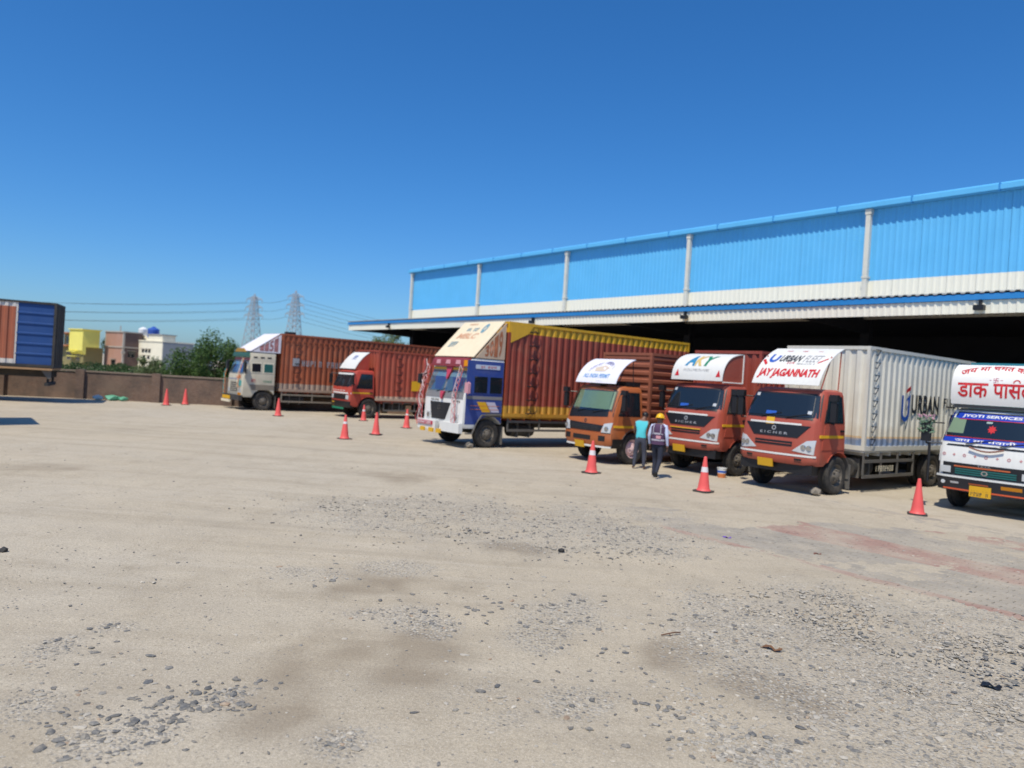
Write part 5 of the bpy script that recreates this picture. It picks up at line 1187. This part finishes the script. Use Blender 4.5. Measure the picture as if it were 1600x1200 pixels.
cone(-10.71, 34.9, 'red cone beside the front wheel of the cream decorated truck', [])
cone(-5.56, 25.61, 'red cone with pale band standing alone left of the blue decorated truck', [(.52, .6)])
cone(-6.84, 35.35, 'red cone against the front wheel of the small red truck', [(.5, .58)], .9)
cone(-4.91, 27.9, 'red cone just right of the lone banded cone, before the small red truck', [])
cone(-4.40, 32.36, 'red cone beside the red and pink corner guard of the blue truck', [(.56, .62)])
cone(2.28, 20.33, 'tall red cone with white band in front of the orange truck', B2, 1.06)
cone(4.72, 18.01, 'red cone with white band in front of the AKY truck', B2, 1.02)
cone(8.99, 16.44, 'plain red cone without band in front of the white parcel truck', [], .96)

# ================================================================== PEOPLE
SKIN = flat('brown skin', (.20, .10, .065), .6); HAIR = flat('black hair', (.01, .009, .009), .5)
def skin_mesh(name, pts, edges, mats, parent, paintf=None, sub=2):
    """pts: name -> ((x, y, z), radius or (rx, ry)); grown with the Skin modifier into one continuous surface"""
    names = list(pts); idx = {n: i for i, n in enumerate(names)}
    me = bpy.data.meshes.new(name); me.from_pydata([pts[n][0] for n in names], [(idx[a], idx[b]) for a, b in edges], [])
    o = obj(name, me, parent); sm_ = o.modifiers.new('s', 'SKIN'); sm_.use_smooth_shade = True
    sv = me.skin_vertices[0].data if me.skin_vertices else None
    if sv is None:
        bm = bmesh.new(); bm.from_mesh(me); bm.verts.layers.skin.verify(); bm.to_mesh(me); bm.free(); sv = me.skin_vertices[0].data
    for n in names:
        r = pts[n][1]; sv[idx[n]].radius = r if isinstance(r, tuple) else (r, r)
        sv[idx[n]].use_root = (n == names[0])
    s2 = o.modifiers.new('ss', 'SUBSURF'); s2.levels = sub; s2.render_levels = sub
    nm = bpy.data.meshes.new_from_object(o.evaluated_get(bpy.context.evaluated_depsgraph_get())); o.modifiers.clear(); o.data = nm; nm.name = name
    for m in mats: nm.materials.append(m)
    for p in nm.polygons:
        p.use_smooth = True
        if paintf: p.material_index = paintf(p.center)
    return o
BE = [('pelvis', 'waist'), ('waist', 'chest'), ('chest', 'neck'), ('neck', 'head'), ('head', 'crown')]
for s_ in 'lr': BE += [('chest', 'sh'+s_), ('sh'+s_, 'el'+s_), ('el'+s_, 'wr'+s_), ('wr'+s_, 'pa'+s_), ('pelvis', 'hip'+s_), ('hip'+s_, 'kn'+s_), ('kn'+s_, 'an'+s_), ('an'+s_, 'toe'+s_)]
def fingers(parent, palm, tip_dir, side_dir, mat):
    d = Vector(tip_dir).normalized(); s_ = Vector(side_dir).normalized(); m = MB(); p = Vector(palm)
    nrm = d.cross(s_)
    for k, L in zip((-1.5, -.5, .5, 1.5), (.066, .078, .074, .056)):
        a = p+s_*k*.017; b = a+d*L*.55; c = b+(d*.8+nrm*.6).normalized()*L*.5; m.cyl(a, b, .0095, .009, 6); m.cyl(b, c, .009, .007, 6)
    a = p-s_*.03-d*.03; b = a+(d*.6-s_*.7).normalized()*.035; m.cyl(a, b, .011, .010, 6); m.cyl(b, b+d*.03, .010, .008, 6)
    return m.build('fingers', mat, parent)
def head_detail(o, hp, face, mat_hair, helmet=None):
    """face: unit vector the head looks along; adds face features, ears, hair or helmet"""
    f = Vector(face).normalized(); up = Vector((0, 0, 1)); r = f.cross(up).normalized(); up = r.cross(f); hp = Vector(hp)
    P = lambda a, b, c: hp+r*a+f*b+up*c
    m = MB().cyl(P(0, .085, .0), P(0, .115, -.03), .012, .018, 6).cyl(P(-.075, .01, -.02), P(-.09, -.01, .02), .02, .02, 6).cyl(P(.075, .01, -.02), P(.09, -.01, .02), .02, .02, 6); m.build('nose_and_ears', SKIN, o)
    m = MB().cyl(P(-.035, .08, .01), P(-.035, .093, .01), .012, .009, 8).cyl(P(.035, .08, .01), P(.035, .093, .01), .012, .009, 8).cyl(P(-.025, .088, -.065), P(.025, .088, -.065), .006, .006, 6); m.build('eyes_and_mouth', HAIR, o)
    hm = MB()
    def dome(rr, lo, hi, mb):
        n = 16; k = 7
        for j in range(k+1):
            e = lo+(math.pi/2-lo)*j/k
            for i in range(n):
                a = 2*math.pi*i/n; mb.v.append(tuple(P(rr*.92*math.cos(e)*math.cos(a), -.008+rr*1.12*math.cos(e)*math.sin(a), .025+rr*1.05*math.sin(e))))
        for j in range(k):
            for i in range(n): mb.f.append((j*n+i, j*n+(i+1) % n, (j+1)*n+(i+1) % n, (j+1)*n+i)); mb.mi.append(0)
    dome(.098, -.35 if not helmet else -.25, 1, hm); hm.build('hair', mat_hair, o)
    if helmet:
        h = MB(); dome(.125, .05, 1, h); hb = h.build('helmet', helmet, o)
        b = MB().grid(lambda u, v: tuple(P((.118+.03*v)*.95*math.cos(6.283*u), -.008+(.14+(.03+.035*max(0, math.sin(6.283*u)))*v)*math.sin(6.283*u), .034-.012*v)), 24, 2); b.build('helmet_brim', helmet, hb)
# man in vest and helmet, walking away to the right (local -y is his facing before rotation)
VEST = paint('plum safety vest', (.075, .035, .085), .8, .2, (.12, .08, .12), 4, streak=False); SHIRT = flat('pale blue shirt', (.50, .56, .74), .8); NAVY = flat('navy trousers', (.018, .022, .04), .85); SHOE = flat('black shoe', (.012, .012, .012), .5); SILV = flat('silver band', (.42, .40, .46), .4); MAG = flat('magenta panel', (.20, .03, .10), .8)
pr = thing('person', (3.98, 20.09, 0), rad(150), 'person in plum safety vest, blue shirt and yellow helmet walking beside the AKY truck', 'person')
pts = {'pelvis': ((0, 0, .92), (.155, .11)), 'waist': ((0, 0, 1.08), (.15, .105)), 'chest': ((0, -.02, 1.32), (.175, .12)), 'neck': ((0, -.03, 1.46), .055), 'head': ((0, -.055, 1.56), (.075, .09)), 'crown': ((0, -.05, 1.645), (.06, .07)),
 'shl': ((.19, -.01, 1.38), .065), 'ell': ((.25, .03, 1.12), .047), 'wrl': ((.25, -.05, .90), .034), 'pal': ((.245, -.075, .83), (.022, .04)),
 'shr': ((-.19, -.01, 1.38), .065), 'elr': ((-.25, .06, 1.13), .047), 'wrr': ((-.265, .02, .90), .034), 'par': ((-.26, .01, .82), (.022, .04)),
 'hipl': ((.09, 0, .86), .098), 'knl': ((.095, -.11, .49), .068), 'anl': ((.09, -.02, .10), .046), 'toel': ((.095, -.18, .045), (.042, .034)),
 'hipr': ((-.09, 0, .86), .098), 'knr': ((-.085, .04, .48), .068), 'anr': ((-.08, .26, .16), .046), 'toer': ((-.08, .20, .045), (.042, .034))}
def pf_(c):
    if c.z < .12 or (c.z < .2 and c.y > .15): return 3
    if c.z < .96: return 0 if (abs(c.x) > .2 and c.z < .89 and c.z > .75) else (2 if abs(c.x) < .205 or c.z < .75 else 1)
    if c.z > 1.44 and abs(c.x) < .12: return 0
    return 1
bo = skin_mesh('body', pts, BE, [SKIN, SHIRT, NAVY, SHOE], pr, pf_)
fingers(bo, (.245, -.085, .80), (0, -.15, -1), (0, 1, 0), SKIN); fingers(bo, (-.26, .005, .79), (0, -.1, -1), (0, 1, 0), SKIN)
head_detail(bo, (0, -.055, 1.575), (.0, -1, -.1), HAIR, flat('yellow helmet', (.80, .46, .01), .35))
vz = [(.90, .175, .135), (1.0, .172, .13), (1.12, .172, .128), (1.25, .192, .138), (1.36, .196, .138), (1.425, .14, .10), (1.45, .08, .075)]
def ring(z, rx, ry, o_=0): return [((rx+o_)*math.copysign(abs(math.cos(a))**.8, math.cos(a)), -.012+(ry+o_)*math.copysign(abs(math.sin(a))**.8, math.sin(a)), z) for a in [2*math.pi*i/24 for i in range(24)]]
def shell(zs, o_, mat, nm, par):
    m = MB(); V_ = []
    for q in zs: V_ += ring(*q, o_)
    m.add(V_, [(j*24+i, j*24+(i+1) % 24, (j+1)*24+(i+1) % 24, (j+1)*24+i) for j in range(len(zs)-1) for i in range(24)]); return m.build(nm, mat, par)
vt = shell(vz, .012, VEST, 'vest', bo)
for z in (1.0, 1.17): shell([(z, .172, .13), (z+.045, .173, .13)], .018, SILV, 'reflective_band', vt)
MB().box(-.11, .02, .138, .146, 1.06, 1.14).build('back_print', flat('rose print', (.62, .30, .34), .6), vt)
for x in (-.1, .1): MB().tube([(x, .15, 1.2), (x, .15, 1.34), (x*.9, .11, 1.43)], .014, 4).build('shoulder_band', SILV, vt)
# man in turquoise vest leaning over the wheel of the orange truck
JEAN = flat('grey jeans', (.055, .06, .085), .9); TURQ = flat('turquoise vest', (.07, .50, .56), .8)
pr = thing('person', (3.85, 22.02, 0), rad(165), 'person in turquoise sleeveless top and grey jeans leaning towards the orange truck wheel', 'person')
pts = {'pelvis': ((0, .02, .90), (.15, .11)), 'waist': ((0, -.01, 1.06), (.135, .10)), 'chest': ((0, -.10, 1.30), (.165, .115)), 'neck': ((-.03, -.20, 1.44), .05), 'head': ((-.07, -.27, 1.53), (.075, .09)), 'crown': ((-.08, -.29, 1.62), (.06, .07)),
 'shl': ((.18, -.10, 1.36), .055), 'ell': ((.21, -.17, 1.09), .042), 'wrl': ((.16, -.36, .95), .031), 'pal': ((.14, -.43, .92), (.022, .038)),
 'shr': ((-.18, -.10, 1.36), .055), 'elr': ((-.22, -.14, 1.09), .042), 'wrr': ((-.18, -.34, .97), .031), 'par': ((-.16, -.41, .94), (.022, .038)),
 'hipl': ((.09, .02, .84), .095), 'knl': ((.13, -.02, .47), .066), 'anl': ((.15, .04, .09), .044), 'toel': ((.19, -.12, .04), (.04, .03)),
 'hipr': ((-.09, .02, .84), .095), 'knr': ((-.12, -.02, .47), .066), 'anr': ((-.13, .04, .09), .044), 'toer': ((-.16, -.12, .04), (.04, .03))}
def pf2(c):
    if c.z < .09: return 0
    if c.z < .93 and c.y > -.3: return 2
    if c.z > 1.41 or abs(c.x) > .165 or c.y < -.26: return 0
    return 1
bo = skin_mesh('body', pts, BE, [SKIN, TURQ, JEAN], pr, pf2)
fingers(bo, (.138, -.45, .91), (-.2, -.8, -.4), (1, 0, 0), SKIN); fingers(bo, (-.158, -.43, .93), (.2, -.8, -.4), (-1, 0, 0), SKIN)
head_detail(bo, (-.07, -.275, 1.545), (-.2, -1, -.35), HAIR)

# ================================================================== SMALL THINGS
bk = thing('paint_bucket', (6.04, 21.21, 0), .4, 'white and orange plastic bucket standing before the AKY truck wheel', 'bucket')
MB().lathe([(.002, .01), (.10, .01), (.105, .0), (.118, .12)], (0, 0, 0), 'z', 18).build('lower_label', ORANGEP, bk); MB().lathe([(.118, .12), (.13, .25), (.138, .255), (.138, .275), (.12, .275), (.11, .05)], (0, 0, 0), 'z', 18).build('bucket_body', WHITE, bk)
MB().lathe([(.1215, .14), (.126, .20)], (0, 0, 0), 'z', 18).build('blue_label', BLUEP, bk); MB().tube([(.138*math.cos(a), .02*math.sin(a)-.02, .27-.12*math.sin(a)) for a in np.linspace(0, math.pi, 9)], .004, 4).build('handle', GREYSTEEL, bk)
def rock(x, y, r, mat, label, name='stone', group=None, sq=(1, .8, .6)):
    m = MB(); v = IV*(1+rs.uniform(-.2, .2, (len(IV), 1)))*r*np.array(sq); z0 = v[:, 2].min()
    m.add([(p[0], p[1], p[2]-z0-.01) for p in v], [tuple(int(i) for i in q) for q in IF]); o = m.build(name, mat, smooth=False); o.location = (x, y, max(0, ground_h(x, y))); o.rotation_euler = (0, 0, RND.random()*6)
    return tag(o, label, 'stone', group)
STN = paint('pale chock stone', (.24, .21, .17), .9, .3, streak=False)
p = ST(20.55, 14.42); rock(p.x, p.y, .17, STN, 'rough grey stone chocking the front wheel of the blue decorated truck', 'chock_stone')
p = ST(9.95, 17.45); rock(p.x, p.y, .17, STN, 'rough grey stone chocking the front wheel of the white container truck', 'chock_stone')
p = ST(5.6, 18.5); rock(p.x, p.y, .11, STN, 'small pale stone on the ground beneath the parcel truck bumper', 'chock_stone')
rock(.85, 10.68, .055, DARKMETAL, 'single dark stone in the middle of the yard beyond the gravel patch', 'dark_stone')
rock(-5.83, 8.84, .06, DARKMETAL, 'small dark lump of dirt at the left edge of the yard', 'dark_stone')
tw = MB().tube([(0, 0, .012), (.07, .03, .02), (.13, .045, .03), (.2, .09, .02)], .007, 5).tube([(.07, .03, .02), (.1, .0, .012)], .004, 4).build('twig', paint('dry wood', (.16, .09, .055), .9, .2)); tw.location = (1.58, 7.22, ground_h(1.65, 7.25)); tag(tw, 'thin crooked brown twig lying on sand in the right foreground', 'twig')
def scrap(name, x, y, L, W_, mat, label, cat, rz, curl=.02):
    fo = lambda u, v: ((u-.5)*L*(1-.3*abs(v-.5)), (v-.5)*W_*(1-.5*(2*u-1)**4)+.02*math.sin(u*6), .01+curl*(math.sin(u*4.2)**2+.6*(v-.5)**2)+.006*math.sin(u*17+v*5)); fi = lambda u, v: tuple(a-b for a, b in zip(fo(u, v), (0, 0, .004)))
    o = MB().solid(fo, fi, 10, 4).build(name, mat); o.location = (x, y, ground_h(x, y)+.002); o.rotation_euler = (0, 0, rz); return tag(o, label, cat)
scrap('dry_leaf', 2.58, 7.06, .2, .06, flat('dead leaf', (.18, .09, .045), .9), 'curled brown dead leaf on the sand in the right foreground', 'leaf', -.35)
scrap('rubber_scrap', 4.3, 6.52, .17, .09, BLACK, 'torn black rubber scrap on gravel near the right edge', 'scrap', -.3)
scrap('purple_wrapper', 3.7, 12.47, .16, .07, flat('purple foil', (.16, .07, .40), .5), 'tiny purple wrapper lying beside the red paving', 'wrapper', .1)
scrap('brown_scrap', 4.85, 11.6, .13, .05, flat('brown card', (.16, .06, .04), .8), 'small brown scrap lying on the edge of the red paving band', 'scrap', .2)
bg_ = thing('rubbish_heap', (-20.3, 38.3, 0), .3, 'green and white plastic rubbish bags dumped at the foot of the brick wall', 'rubbish')
for k, (dx, r, mat) in enumerate(((-.55, .22, flat('white plastic', (.6, .66, .62), .4)), (.1, .3, flat('green plastic', (.12, .42, .27), .4)), (.6, .2, flat('green plastic', (.12, .42, .27), .4)))):
    q = MB(); v = IV*(1+rs.uniform(-.25, .25, (len(IV), 1)))*r*np.array((1.3, .9, .6)); z0 = v[:, 2].min(); q.add([(p[0]+dx, p[1], p[2]-z0-.01) for p in v], [tuple(int(i) for i in f_) for f_ in IF]); q.build('plastic_bag', mat, bg_)
